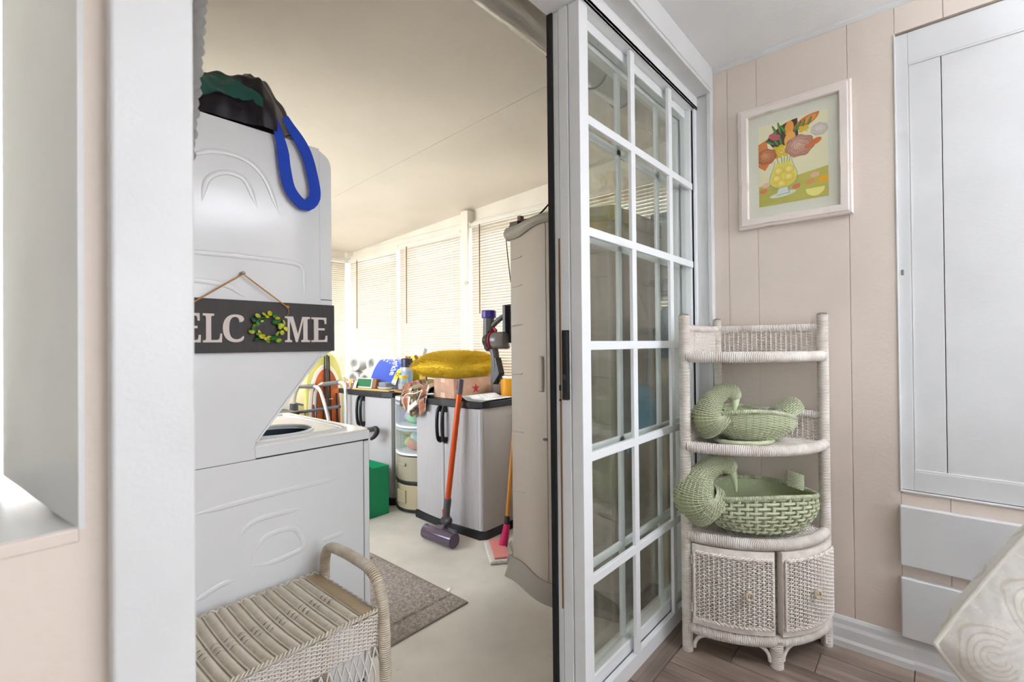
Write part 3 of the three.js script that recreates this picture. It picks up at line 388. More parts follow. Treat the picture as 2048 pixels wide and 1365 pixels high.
{
  const t = thing('wicker_bench', 'cream wicker bench with a curved arm rail beside the washer', 'bench', [0.47, -0.22, -1.36]);
  const x0 = 0.17, x1 = 0.765, z0 = -1.525, z1 = -1.185, top = 0.3;
  const sag = (u, v) => -0.01 * sin(PI * u) * sin(PI * v);
  ap(t, 'seat_weave', weave((u, v) => V(x0 + (x1 - x0 - 0.05) * u, top + sag(u, v), z0 + (z1 - z0) * v), 62, 34, { r: 0.0019, amp: 0.0045, per: 5, stakeR: 0.003, pair: 1000, rad: 5, skip: (k) => [27, 31, 35].includes(k) }), W.old, undefined, 'stuff');
  ap(t, 'seat_end', grid((u, v) => V(x1 - 0.05 + 0.05 * v, top + 0.004 - 0.012 * v * v, z0 + (z1 - z0) * u), 20, 6, 1, 1), mat(0xb7a17f, 0.6, { side: THREE.DoubleSide, bumpMap: rep(caneBump, 60, 1), bumpScale: 0.001 }), 'brown varnished strip at the seat end');
  const braid = []; for (let i = 0; i <= 160; i++) braid.push(V(x0 + (x1 - x0) * i / 160, top + 0.002 + 0.004 * sin(i * 1.1), z1 + 0.003 + 0.004 * cos(i * 1.1)));
  const b2 = braid.map((p, i) => V(p.x, top + 0.002 + 0.004 * sin(i * 1.1 + PI), z1 + 0.003 + 0.004 * cos(i * 1.1 + PI)));
  ap(t, 'front_braid', merge(ribbon(braid, 0.0032, 5), ribbon(b2, 0.0032, 5), ribbon(braid.map((p) => V(p.x, p.y, z0 - (p.z - z1))), 0.0035, 5)), W.old);
  ap(t, 'front_apron', weave((u, v) => V(x0 + (x1 - x0) * u, top - 0.006 - 0.095 * v, z1 + 0.006 - 0.012 * v), 18, 40, { r: 0.0023, amp: 0.003, stakeR: 0.0026 }), W.white, undefined, 'stuff');
  ap(t, 'side_apron', weave((u, v) => V(x1 + 0.006 - 0.01 * v, top - 0.006 - 0.095 * v, z1 + (z0 - z1) * u), 18, 24, { r: 0.0023, amp: 0.003, stakeR: 0.0026 }), W.white, undefined, 'stuff');
  for (const s of [0, 1]) {
    const x = s ? x1 + 0.012 : x0 - 0.012;
    ap(t, 'arm_rail', tube([[x, -0.21, z1 + 0.02], [x, 0.1, z1 + 0.016], [x, 0.28, z1 + 0.008], [x, 0.355, z1 - 0.012], [x, 0.392, z1 - 0.06], [x, 0.4, z1 - 0.15], [x, 0.4, z0 + 0.12], [x, 0.392, z0 + 0.05], [x, 0.355, z0 + 0.014], [x, 0.25, z0 + 0.006], [x, 0, z0 + 0.004], [x, -0.21, z0]], 0.0165, { seg: 90, rad: 14 }), W.oldWrap);
  }
  const lat = []; for (let i = 0; i < 26; i++) { const xa = x0 + (x1 - x0) * (i + 0.5) / 26; for (const s of [-1, 1]) lat.push(ribbon([V(xa, top - 0.1, z1), V(xa + s * 0.022, top - 0.17, z1 + 0.003), V(xa + s * 0.02, top - 0.22, z1), V(xa, top - 0.3, z1)], 0.0028, 5)); }
  ap(t, 'open_lattice', merge(lat), W.white, 'open criss-cross canes', 'stuff');
  ap(t, 'lower_skirt', weave((u, v) => V(x0 + (x1 - x0) * u, 0.04 - 0.2 * v + 0.03 * cos(u * 2 * PI), z1 + 0.002), 30, 36, { r: 0.0024, amp: 0.003 }), W.white, undefined, 'stuff');
  ap(t, 'lower_rail', merge(tube([[x0, -0.17, z1 + 0.01], [x1, -0.17, z1 + 0.01]], 0.01, { seg: 2, rad: 8 }), tube([[x0, -0.17, z0], [x1, -0.17, z0]], 0.01, { seg: 2, rad: 8 }), tube([[x0, 0.2, z0], [x1, 0.2, z0]], 0.01, { seg: 2, rad: 8 })), W.oldWrap);
}
{ // rug
  const n = 190, m = 110, w = 0.86, d = 0.62, t = thing('bath_rug', 'taupe shaggy rug lying in front of the washer', 'rug', [1.3, -0.22, -2.15]);
  const H = (u, v) => { const e = Math.min(1, 14 * Math.min(u, 1 - u, v * 1.2, (1 - v) * 1.2)); const band = Math.abs(Math.min(u, 1 - u) * 0.86 - 0.1) < 0.008 || Math.abs(Math.min(v, 1 - v) * 0.62 - 0.1) < 0.008 ? 0.45 : 1; return 0.003 + 0.014 * Math.sqrt(Math.max(0, e)) * band * (0.55 + 0.6 * fbm(u * 3 % 1, v * 2 % 1, 40, 2)) + 0.004 * fbm(u, v, 5, 2); };
  const g = grid((u, v) => V((v - 0.5) * d + 0.006 * (fbm(u, v, 30, 2) - 0.5), H(u, v), (0.5 - u) * w + 0.006 * (fbm(v, u, 30, 2) - 0.5)), n, m, 0.86, 0.62);
  part(t, 'pile', g, mat(0xffffff, 0.95, { map: rep(dataTex(256, 256, (u, v) => { const k = 0.7 + 0.5 * fbm(u, v, 40, 3) * 1.0; return [168 * k, 156 * k, 148 * k]; }, true), 3), side: THREE.DoubleSide, bumpMap: rep(peel, 6), bumpScale: 0.004 }));
  part(t, 'hem', merge(tube([[-d / 2, 0.004, -w / 2], [d / 2, 0.004, -w / 2], [d / 2, 0.004, w / 2], [-d / 2, 0.004, w / 2], [-d / 2, 0.004, -w / 2]], 0.005, { seg: 60, rad: 6, straight: true })), mat(0x8d8278, 0.9));
  part(t, 'care_tag', rot(box(0.035, 0.0015, 0.018, 0, 0, 0, 0.0005), 0, 0.5, 0.08, d / 2 + 0.018, 0.004, w / 2 - 0.16), mat(0xf2efe9, 0.7), 'white care tag');
}
// ---------------------------------------------------------------- resin storage cabinets
const S = {
  resin: mat(0xb4afb0, 0.5, { bumpMap: rep(peel, 5), bumpScale: 0.0004 }), resinSide: mat(0xaba39d, 0.55, { bumpMap: rep(peel, 5), bumpScale: 0.0004 }), charcoal: mat(0x15171c, 0.45, { bumpMap: rep(peel, 6), bumpScale: 0.0005 }), handle: mat(0x12151b, 0.3),
  tallDoor: mat(0xa4978a, 0.5, { bumpMap: rep(peel, 4), bumpScale: 0.0004 }), tallTrim: mat(0x8c8378, 0.55, { bumpMap: rep(peel, 5), bumpScale: 0.0005 }),
};
const plan = (pts, y0, y1, bevel = 0) => extr(pts.map(([x, z]) => [x, -z]), y1 - y0 - 2 * bevel, bevel).rotateX(-PI / 2).translate(0, y0 + bevel, 0); // footprint (x, z) pulled up
function baseCabinet(label, z0, z1, ribbed, fx = 2.165) {
  const t = thing('storage_cabinet', label, 'cabinet', [2.4, -0.22, (z0 + z1) / 2], 0, 'low resin cabinets along the windows'), zc = (z0 + z1) / 2, back = 2.615;
  const bow = (z) => fx + 0.028 * ((z - zc) / (z1 - zc)) ** 2 - 0.012;
  ap(t, 'body', ext(fx + 0.035, back, -0.2, 0.635, z0 + 0.006, z1 - 0.006, 0.004), S.resinSide);
  ap(t, 'plinth', plan([[fx + 0.012, z0], [bow(zc) + 0.006, zc], [fx + 0.012, z1 - 0.03], [fx + 0.05, z1], [back, z1], [back, z0]], -0.22, -0.165, 0.003), S.charcoal, 'black plinth');
  ap(t, 'top', plan([[fx - 0.012, z0 - 0.006], [bow(zc) - 0.018, zc], [fx - 0.008, z1 - 0.09], [fx + 0.03, z1 - 0.01], [fx + 0.075, z1 + 0.008], [back + 0.01, z1 + 0.008], [back + 0.01, z0 - 0.006]], 0.632, 0.675, 0.004), S.charcoal, 'charcoal lipped top');
  for (const s of [0, 1]) {
    const a = s ? zc + 0.003 : z0 + 0.008, b = s ? z1 - 0.008 : zc - 0.003, P = [], n = ribbed ? 96 : 16;
    for (let i = 0; i <= n; i++) { const q = i / n, z = a + (b - a) * q, e = Math.min(q, 1 - q); P.push([bow(z) + (ribbed && e > 0.07 ? 0.0022 * (0.5 + 0.5 * cos(q * 2 * PI * 24)) : 0) + (e < 0.02 ? 0.004 : 0), z]); }
    const d = ap(t, 'door', plan([...P, [fx + 0.034, b], [fx + 0.034, a]], -0.158, 0.628, 0), S.resin);
    const hz = s ? zc + 0.027 : zc - 0.027, hx = bow(zc), h = [];
    h.push(tube([[hx - 0.006, 0.405, hz], [hx - 0.03, 0.43, hz], [hx - 0.038, 0.525, hz], [hx - 0.03, 0.62, hz], [hx - 0.006, 0.645, hz]].map(([x, y, z]) => [x, y - 0.02, z]), 0.0125, { seg: 24, rad: 10 }), ext(hx - 0.02, hx + 0.006, 0.39, 0.42, hz - 0.013, hz + 0.013, 0.004, 2), ext(hx - 0.02, hx + 0.006, 0.59, 0.62, hz - 0.013, hz + 0.013, 0.004, 2));
    const hp = t.position, hm = merge(h).translate(-hp.x, -hp.y, -hp.z); part(d, 'handle', hm, S.handle, 'black bow handle');
  }
  return t;
}
baseCabinet('low grey cabinet under the toilet paper, behind the green box', -3.95, -3.2, false, 2.185);
baseCabinet('low grey ribbed cabinet under the yellow cushion', -2.865, -2.172, true);
{ // drawer tower between them
  const t = thing('drawer_tower', 'slim drawer tower with clear upper and beige lower drawers', 'drawers', [2.38, -0.22, -3.035]);
  const z0 = -3.175, z1 = -2.895, front = (z, o = 0) => 2.2 + 0.05 * ((z + 3.035) / 0.14) ** 2 - 0.02 + o;
  const foot = (o, a = z0, b = z1, bk = 2.52) => { const P = []; for (let i = 0; i <= 14; i++) { const z = a + (b - a) * i / 14; P.push([front(z, o), z]); } return [...P, [bk, b], [bk, a]]; };
  const white = mat(0xeceef0, 0.4), clear = mat(0xeef2f5, 0.12, { transmission: 0.9, thickness: 0, side: THREE.DoubleSide }), beige = mat(0xb9ab8d, 0.5), inkm = mat(0x1d1e24, 0.5);
  ap(t, 'top_shelf', plan(foot(-0.006), 0.628, 0.652, 0.004), white);
  const ys = [[0.432, 0.622, 0], [0.225, 0.425, 0], [0.012, 0.212, 1], [-0.2, 0.0, 1]];
  ys.forEach(([a, b, low], i) => {
    if (!low) {
      ap(t, 'shelf_frame', plan(foot(-0.004), a - 0.012, a + 0.004, 0.003), white);
      const d = ap(t, 'clear_drawer', grid((u, v) => { const z = z0 + 0.008 + (z1 - z0 - 0.016) * u; return V(front(z, 0.006), a + 0.006 + (b - a - 0.012) * v, z); }, 16, 2), clear, 'see-through drawer front');
      ap(t, 'drawer_lip', plan(foot(-0.002), b - 0.03, b - 0.012, 0.003), mat(0xcfd8dd, 0.35, { transmission: 0.4, thickness: 0 }));
      const cols = i ? [0xd98f76, 0xb7cf7a, 0x8fc9bf, 0xe3e0d2, 0xc4cf6a] : [0x8fcf9b, 0xc9b3da, 0xd8c6e4, 0xa9c8d8, 0xdcd6cf];
      cols.forEach((c, k) => { const g = ball(0.07, 0, 0, 0, 1, 0.7, 0.9, 16), p = g.attributes.position; for (let q = 0; q < p.count; q++) { const f = 1 + 0.25 * (fbm(p.getX(q) * 6 + k * 0.13 + 0.5, p.getY(q) * 6 + p.getZ(q) * 3 + 0.5, 8, 2) - 0.5); p.setXYZ(q, p.getX(q) * f, p.getY(q) * f, p.getZ(q) * f); } g.computeVertexNormals(); ap(t, 'folded_cloth', g.translate(2.31 + 0.03 * (k % 2), a + 0.055 + 0.055 * Math.floor(k / 2), -3.11 + 0.075 * ((k * 2 + 1) % 3)), mat(c, 0.9)); });
    } else {
      ap(t, 'beige_drawer', plan(foot(0.002), a + 0.006, b - 0.012, 0.004), i === 2 ? mat(0xa39a86, 0.35) : beige);
      ap(t, 'black_rail', plan(foot(-0.006), a - 0.012, a + 0.008, 0.003), inkm);
      ap(t, 'pull', ext(2.168, 2.19, (a + b) / 2 + (i === 2 ? 0.02 : -0.05), (a + b) / 2 + (i === 2 ? 0.045 : 0.05), -3.09, -2.99, 0.006, 2), i === 2 ? mat(0xa39a86, 0.35) : beige);
    }
  });
  ap(t, 'back_frame', merge(ext(2.49, 2.525, -0.215, 0.63, z0, z1), ext(2.22, 2.5, -0.22, 0.63, z0 - 0.004, z0), ext(2.22, 2.5, -0.22, 0.63, z1, z1 + 0.004)), white);
}
{ // tall cabinet with a wavy lid
  const t = thing('tall_storage_cabinet', 'tall taupe resin cabinet with wavy grey lid and plinth', 'cabinet', [2.2, -0.22, -1.42]);
  const zc = -1.42, hw = 0.315, back = 2.48, curve = (q, o = 0) => { const e = Math.abs(q); return 1.965 - 0.085 * (0.5 + 0.5 * cos(PI * Math.min(1, e * 1.05))) - o + (e > 0.97 ? 0.01 : 0); };
  const foot = (o, a = -1, b = 1) => { const P = []; for (let i = 0; i <= 32; i++) { const q = a + (b - a) * i / 32; P.push([curve(q, o), zc + q * (hw + o)]); } return P; };
  ap(t, 'body', ext(2.0, back, -0.13, 1.64, zc - hw, zc + hw, 0.008, 2), S.tallDoor);
  for (const s of [-1, 1]) {
    const a = s < 0 ? -1 : 0.006, b = s < 0 ? -0.006 : 1, d = ap(t, 'door', plan([...foot(0, a, b), [2.005, zc + b * hw], [2.005, zc + a * hw]], -0.125, 1.66, 0), S.tallDoor);
    const g = []; for (const y of [1.515, 1.362, 1.15, 0.886, 0.572, 0.25]) { const P = []; for (let i = 0; i <= 8; i++) { const q = s * (0.98 - 0.3 * i / 8); P.push([curve(q, 0.001), y + 0.006 * i / 8, zc + q * hw]); } g.push(tube(P, 0.0035, { seg: 12, rad: 6 })); }
    const hp = t.position; part(d, 'moulded_ledge', merge(g).translate(-hp.x, -hp.y, -hp.z), S.tallDoor);
    part(d, 'handle', rot(box(0.02, 0.18, 0.03, 0, 0, 0, 0.009, 3), 0, 0, 0, 1.88, 0.9, zc + s * 0.035).translate(-hp.x, -hp.y, -hp.z), S.tallDoor);
  }
  const sweep = (lo, hi, o0, o1, bulge) => grid((u, v) => { const q = -1 + 2 * u, w = 0.5 + 0.5 * cos(PI * Math.min(1, Math.abs(q) * 1.05)), y = lo(w) + (hi(w) - lo(w)) * v, o = o0 + (o1 - o0) * v + bulge * sin(PI * v); return V(curve(q, o), y, zc + q * (hw + o)); }, 60, 8);
  const lidLo = (w) => 1.622 + 0.03 * w, lidHi = (w) => 1.69 + 0.006 * w;
  const side = (s, lo, hi, o) => ext(1.955, back + 0.01, lo, hi, s > 0 ? zc + hw - 0.004 : zc - hw - o, s > 0 ? zc + hw + o : zc - hw + 0.004, 0.004);
  ap(t, 'lid', merge(sweep(lidLo, lidHi, 0.012, 0.018, 0.012), grid((u, v) => { const q = -1 + 2 * u, w = 0.5 + 0.5 * cos(PI * Math.min(1, Math.abs(q) * 1.05)); const a = V(curve(q, 0.018), lidHi(w), zc + q * (hw + 0.018)); return a.lerp(V(back + 0.01, 1.7, zc + q * (hw + 0.018)), v); }, 40, 2), grid((u, v) => { const q = -1 + 2 * u, w = 0.5 + 0.5 * cos(PI * Math.min(1, Math.abs(q) * 1.05)); const a = V(curve(q, 0.012), lidLo(w), zc + q * (hw + 0.012)); return a.lerp(V(2.05, lidLo(w), zc + q * hw), v); }, 40, 1), side(1, 1.622, 1.69, 0.018), side(-1, 1.622, 1.69, 0.018)), mat(0x8a8276, 0.5, { side: THREE.DoubleSide }), 'grey wavy lid');
  ap(t, 'plinth', merge(sweep(() => -0.22, (w) => -0.115 - 0.012 * w, 0.035, 0.008, 0), grid((u, v) => { const q = -1 + 2 * u, w = 0.5 + 0.5 * cos(PI * Math.min(1, Math.abs(q) * 1.05)); return V(curve(q, 0.008), -0.115 - 0.012 * w, zc + q * (hw + 0.008)).lerp(V(2.1, -0.115, zc + q * hw), v); }, 30, 1), side(1, -0.22, -0.118, 0.03), side(-1, -0.22, -0.118, 0.03)), mat(0x847b72, 0.55, { side: THREE.DoubleSide }), 'flared grey plinth');
  ap(t, 'lock', rot(cyl(0.01, 0.01, 0.006, 0, 0, 0, 16).scale(0.7, 1, 1.3), 0, 0, PI / 2, 1.8775, 0.577, zc - 0.012), mat(0x4a463f, 0.4));
}
{ // charger and cable on the tall cabinet
  const t = thing('battery_charger', 'brown charger block with a black cable on the tall cabinet', 'charger', [2.03, 1.69, -1.7]);
  ap(t, 'base', ext(1.985, 2.05, 1.702, 1.73, -1.75, -1.69, 0.004), mat(0x4b3f38, 0.5)); ap(t, 'block', ext(2.0, 2.03, 1.725, 1.76, -1.705, -1.68, 0.003), mat(0x5e3f35, 0.5));
  ap(t, 'cable', tube([[2.02, 1.735, -1.68], [2.1, 1.77, -1.64], [2.2, 1.87, -1.61], [2.35, 1.99, -1.6], [2.5, 2.12, -1.66], [2.6, 2.18, -1.7]], 0.005, { seg: 40, rad: 6 }), M.black); ap(t, 'hanging_cable', tube([[1.99, 1.71, -1.752], [1.975, 1.65, -1.765], [1.98, 1.55, -1.76], [2.0, 1.4, -1.757]], 0.003, { seg: 16, rad: 6 }), M.black);
}
// ---------------------------------------------------------------- things on the cabinets
{
  const t = thing('toilet_paper_pack', 'clear plastic pack of white toilet rolls with blue printing', 'toilet paper', [2.45, 0.679, -3.77], 0);
  const paper = mat(0xdedad5, 0.9, { bumpMap: rep(peel, 14), bumpScale: 0.001 }), core = mat(0x9a948c, 0.9);
  // lying rolls, seen end-on along x; two rows of three
  const ends = []; for (const [x, y, z] of [[2.27, 0.115, -3.97], [2.27, 0.25, -3.95], [2.24, 0.115, -3.72], [2.37, 0.25, -3.82], [2.37, 0.25, -3.62], [2.4, 0.115, -3.5], [2.4, 0.25, -3.44], [2.4, 0.115, -3.85]]) {
    const r = part(t, 'roll', rot(lathe([[0.02, -0.055], [0.062, -0.06], [0.067, -0.054], [0.067, 0.054], [0.062, 0.06], [0.02, 0.055], [0.02, -0.055]], 28), 0, 0.35, PI / 2, x - 2.38 + 0.05, y - 0.045, z + 3.72), paper); ends.push(r);
    part(r, 'core', rot(cyl(0.019, 0.019, 0.1, 0, 0, 0, 16), 0, 0.35, PI / 2, x - 2.38 + 0.05, y - 0.045, z + 3.72), core);
  }
  const label = canvasTex(512, 512, (g) => { g.fillStyle = '#f4f2f2'; g.fillRect(0, 0, 512, 512); g.fillStyle = '#1746b8'; g.beginPath(); g.moveTo(60, 512); g.lineTo(20, 180); g.bezierCurveTo(130, 40, 250, 150, 330, 60); g.lineTo(480, 180); g.lineTo(430, 512); g.fill(); g.fillStyle = '#7a6fd0'; for (let i = 0; i < 26; i++) { g.beginPath(); g.arc(60 + rnd() * 360, 60 + rnd() * 140, 5 + rnd() * 18, 0, 7); g.fill(); } g.fillStyle = '#2a8ad8'; g.fillRect(0, 0, 130, 46); g.fillStyle = '#f4f2f2'; for (let i = 0; i < 18; i++) { g.beginPath(); g.arc(80 + rnd() * 330, 70 + rnd() * 150, 3 + rnd() * 14, 0, 7); g.fill(); } g.save(); g.translate(300, 210); g.rotate(1.3); g.fillStyle = '#ffffff'; g.font = 'bold 110px sans-serif'; g.fillText('rkle', 0, 0); g.restore(); g.fillStyle = '#e2c52a'; g.fillRect(440, 300, 72, 150); g.fillStyle = '#111'; g.font = 'bold 60px sans-serif'; g.fillText('12', 442, 400); });
  const pz = (u) => -3.66 + 0.42 * u;
  part(t, 'printed_wrap', grid((u, v) => { const a = (0.1 + 0.95 * v) * PI * 0.62; return V(2.30 - 0.07 * cos(a * 0.9) + 0.11 * v - 2.38, 0.03 + 0.235 * Math.sin(a * 0.78) - 0.02 * u, pz(u) + 3.72 - 0.0); }, 16, 14), mat(0xffffff, 0.45, { map: label, side: THREE.DoubleSide }), 'blue and white printed wrap');
  const film = mat(0xffffff, 0.06, { transmission: 1, thickness: 0, ior: 1.13, specularIntensity: 0.3, side: THREE.DoubleSide });
  part(t, 'plastic_film', grid((u, v) => { const a = u * 2 * PI, b = v * PI, k = 1 + 0.05 * sin(5 * a + 3 * b) * sin(b) + 0.04 * sin(11 * a - 7 * b), e = 0.55, sg = (q) => Math.sign(q) * Math.abs(q) ** e; return V(-0.03 + 0.155 * k * sg(cos(a)) * sg(sin(b)), 0.17 + 0.165 * k * sg(cos(b)), -0.09 + 0.36 * k * sg(sin(a)) * sg(sin(b))); }, 60, 36), film, 'glossy clear plastic wrapping');
}
{
  const pr = canvasTex(256, 128, (g) => { const c = ['#d8a48f', '#c9764e', '#f0d9c8', '#6d3a2c', '#c47d93', '#e8ddd0', '#4a2a20', '#dfa24b']; g.fillStyle = '#e9d3c2'; g.fillRect(0, 0, 256, 128); for (let i = 0; i < 60; i++) { g.fillStyle = c[Math.floor(rnd() * 8)]; g.beginPath(); g.ellipse(rnd() * 256, rnd() * 128, 8 + rnd() * 26, 5 + rnd() * 16, rnd() * 3, 0, 7); g.fill(); } });
  solo('snack_pouch', 'crumpled brown and pink printed pouch at the cabinet edge', 'pouch', grid((u, v) => { const b = v * PI; return V(2.225 + 0.05 * cos(b) + 0.006 * sin(u * 30), 0.676 + 0.085 * sin(b) * (0.75 + 0.3 * fbm(u, v, 6, 3)), -3.88 + 0.2 * u + 0.008 * sin(v * 9)); }, 30, 20), mat(0xffffff, 0.35, { map: pr, side: THREE.DoubleSide }));
}
{
  const t = thing('seed_box', 'dark green carton with a white border lying on the cabinet', 'carton', [2.22, 0.677, -3.6], 0.1);
  part(t, 'carton_body', rot(box(0.05, 0.085, 0.2, 0, 0, 0, 0.003), 0, 0, -0.2, 0.01, 0.053, 0), mat(0xe9e9e2, 0.5)); part(t, 'green_face', rot(box(0.002, 0.066, 0.18, 0, 0, 0, 0.0005), 0, 0, -0.2, -0.0155, 0.0595, 0), mat(0x0f6b3c, 0.4)); for (let k = 0; k < 4; k++) part(t, 'print_line', rot(box(0.001, 0.004, 0.08 - 0.01 * (k % 2), 0, 0, 0, 0), 0, 0, -0.2, -0.0195 + 0.004 * k, 0.044 + 0.0155 * k - 0.005, -0.03), mat(0x7fb795, 0.5)); part(t, 'brown_end', rot(box(0.045, 0.08, 0.05, 0, 0, 0, 0.003), 0, 0, -0.2, 0.012, 0.054, 0.12), mat(0x8a5a3c, 0.6));
}
{ const t = thing('cutting_board', 'pale yellow wooden board at the front of the cabinet top', 'board', [2.235, 0.677, -3.48]); part(t, 'board_slab', rot(box(0.11, 0.012, 0.46, 0, 0.007, 0, 0.004, 2), 0, 0.12, 0.0), mat(0xd8bf85, 0.6, { bumpMap: rep(plankBump, 4), bumpScale: 0.0006 })); part(t, 'rim', rot(box(0.006, 0.016, 0.44, -0.055, 0.009, 0, 0.002), 0, 0.12, 0), mat(0xc6a667, 0.6)); }
{ const t = thing('soap_dish', 'grey sponge on a white soap dish', 'dish', [2.25, 0.69, -3.36]); part(t, 'dish', lathe([[0, 0], [0.06, 0.002], [0.075, 0.02], [0.068, 0.021], [0.055, 0.008], [0, 0.006]], 24).scale(0.7, 1, 1.1), mat(0xe8e6e0, 0.3)); part(t, 'sponge', box(0.06, 0.045, 0.11, 0, 0.035, 0, 0.01, 2), mat(0x85858a, 0.9, { bumpMap: rep(peel, 10), bumpScale: 0.002 })); }
solo('paper_note', 'pale blue sheet of paper propped behind the jar', 'paper', rot(box(0.002, 0.11, 0.13, 0, 0, 0, 0), 0, 0.15, -0.25, 2.4, 0.735, -3.36), mat(0xcfe0f2, 0.7));
{ const t = thing('round_trivet', 'round wooden trivet under the glass jar', 'trivet', [2.275, 0.677, -3.15]); part(t, 'disc', lathe([[0, 0], [0.075, 0], [0.08, 0.006], [0.08, 0.012], [0.076, 0.016], [0, 0.016]], 36).scale(0.7, 1, 1.1), mat(0xb98a5b, 0.6)); }
{ const t = thing('glass_jar', 'small glass jar with a yellow lid and grey label', 'jar', [2.28, 0.694, -3.15]); part(t, 'jar_body', lathe([[0, 0], [0.036, 0], [0.04, 0.006], [0.04, 0.075], [0.033, 0.088], [0.033, 0.098]], 28), mat(0xe7eee0, 0.08, { transmission: 0.8, thickness: 0, side: THREE.DoubleSide })); part(t, 'contents', cyl(0.037, 0.037, 0.04, 0, 0.023, 0, 24), mat(0x8f8a78, 0.7)); part(t, 'jar_lid', cyl(0.036, 0.036, 0.022, 0, 0.107, 0, 28), mat(0xe0bd1e, 0.35), 'yellow lid'); part(t, 'label_band', lathe([[0.0405, 0.012], [0.0408, 0.012], [0.0408, 0.055], [0.0405, 0.055]], 28), mat(0xa7a39f, 0.6)); }
{ const t = thing('cleaner_carton', 'yellow carton printed with a dark number behind the spray can', 'carton', [2.54, 0.677, -3.33], 0.2); const tx = canvasTex(128, 256, (g) => { g.fillStyle = '#e8c81e'; g.fillRect(0, 0, 128, 256); g.fillStyle = '#2a2508'; g.font = 'bold 90px sans-serif'; g.fillText('12', 14, 100); g.fillRect(0, 190, 128, 20); }); const g = box(0.05, 0.28, 0.12, 0, 0.141, 0, 0.002), uv = g.attributes.uv; for (let i = 0; i < uv.count; i++) uv.setXY(i, uv.getX(i) / 0.12 + 0.5, uv.getY(i) / 0.28); part(t, 'carton_body', g, mat(0xffffff, 0.5, { map: tx })); }
{ const t = thing('wooden_brush', 'brown wooden brush handle leaning on the yellow carton', 'brush', [2.47, 0.677, -3.2]); part(t, 'brush_handle', tube([[0.02, 0.16, 0.04], [0.0, 0.24, 0.0], [-0.01, 0.285, -0.03]], (q) => 0.012 + 0.006 * sin(PI * q), { seg: 14, rad: 8 }), mat(0x8d5430, 0.5)); part(t, 'brush_head', tube([[0.03, 0.02, 0.06], [0.02, 0.16, 0.04]], 0.016, { seg: 2 }), mat(0xcdb48a, 0.9)); }
{ const t = thing('spray_can', 'grey and blue spray can with a dark cap', 'spray can', [2.38, 0.677, -3.24]); part(t, 'can_body', lathe([[0, 0], [0.044, 0], [0.047, 0.006], [0.047, 0.19], [0.04, 0.203]], 32), mat(0xb8b6b6, 0.35, { metalness: 0.3 })); part(t, 'blue_band', lathe([[0.0475, 0.004], [0.048, 0.005], [0.048, 0.16], [0.0475, 0.165]], 32).scale(1, 1, 1), mat(0x8fa5cf, 0.4)); part(t, 'cap', lathe([[0, 0.27], [0.038, 0.268], [0.046, 0.258], [0.046, 0.195], [0.044, 0.19]], 32), mat(0x262644, 0.35), 'dark blue cap'); part(t, 'trigger', merge(ball(0.012, -0.01, 0.276, 0.01), ball(0.01, 0.012, 0.275, 0.02)), mat(0xe08a2a, 0.5), 'orange buds on the cap'); }
{ const t = thing('putty_knife', 'grey metal scraper standing up behind the yellow cushion', 'tool', [2.5, 0.677, -3.16]); part(t, 'blade', rot(box(0.004, 0.1, 0.035, 0, 0, 0, 0.001), 0.45, 0, 0, 0, 0.3, 0), mat(0x9a9a9c, 0.35, { metalness: 0.6 })); part(t, 'knife_handle', rot(box(0.02, 0.26, 0.026, 0, 0, 0, 0.008, 2), 0.1, 0, 0, 0, 0.135, 0.02), mat(0x5b3f33, 0.6)); }
const plaid = canvasTex(256, 256, (g) => { g.fillStyle = '#b7a58a'; g.fillRect(0, 0, 256, 256); const b = [['#2a1c1a', 0, 46], ['#c47a63', 60, 50], ['#e8dcc8', 120, 30], ['#2a1c1a', 160, 34], ['#7d6a4c', 206, 30]]; for (const [c, p, w] of b) { g.globalAlpha = 0.85; g.fillStyle = c; g.fillRect(p, 0, w, 256); g.globalAlpha = 0.5; g.fillRect(0, p, 256, w); } });
plaid.wrapS = plaid.wrapT = THREE.RepeatWrapping;
{
  const t = thing('plaid_throw', 'brown and rust plaid cloth hanging over the cabinet edge', 'cloth', [2.2, 0.677, -2.82]);
  ap(t, 'cloth', grid((u, v) => { const z = -2.99 + 0.31 * u, w = 0.012 * sin(u * 19 + v * 4) + 0.008 * sin(u * 37); const s = v * 0.42; const q = s < 0.18 ? V(2.33 - s * 0.95, 0.74 + 0.05 * sin(u * 9) - 0.12 * (s / 0.18) ** 3 * 0.2, z) : V(2.15 - 0.02 * Math.min(1, (s - 0.18) * 8), 0.735 - (s - 0.18) * (0.55 + 0.3 * sin(u * 3)), z + 0.04 * (s - 0.18)); q.x += w; q.y += 0.5 * w; return q; }, 50, 40, 1.6, 2.2), mat(0xffffff, 0.85, { map: plaid, side: THREE.DoubleSide }));
}
{ const t = thing('power_strip', 'white outlet block hanging on a cream cord', 'power strip', [2.13, 0.62, -2.8]); const e = rot(box(0.026, 0.034, 0.12, 0, 0, 0, 0.006, 2), -0.55, 0, 0, 2.118, 0.612, -2.81); ap(t, 'outlet_block', e, mat(0xe6e1d8, 0.4)); for (const k of [-0.03, 0.03]) ap(t, 'socket', rot(box(0.002, 0.012, 0.008, 0, 0, 0, 0.0005), -0.55, 0, 0, 2.105, 0.612 - k * 0.5, -2.81 + k * 0.85), M.black); ap(t, 'cord', tube([[2.115, 0.645, -2.755], [2.11, 0.70, -2.72], [2.115, 0.73, -2.7], [2.11, 0.705, -2.78], [2.105, 0.69, -2.88], [2.105, 0.64, -2.915], [2.112, 0.58, -2.9]], 0.004, { seg: 50, rad: 6 }), mat(0xe3d6bd, 0.5)); }
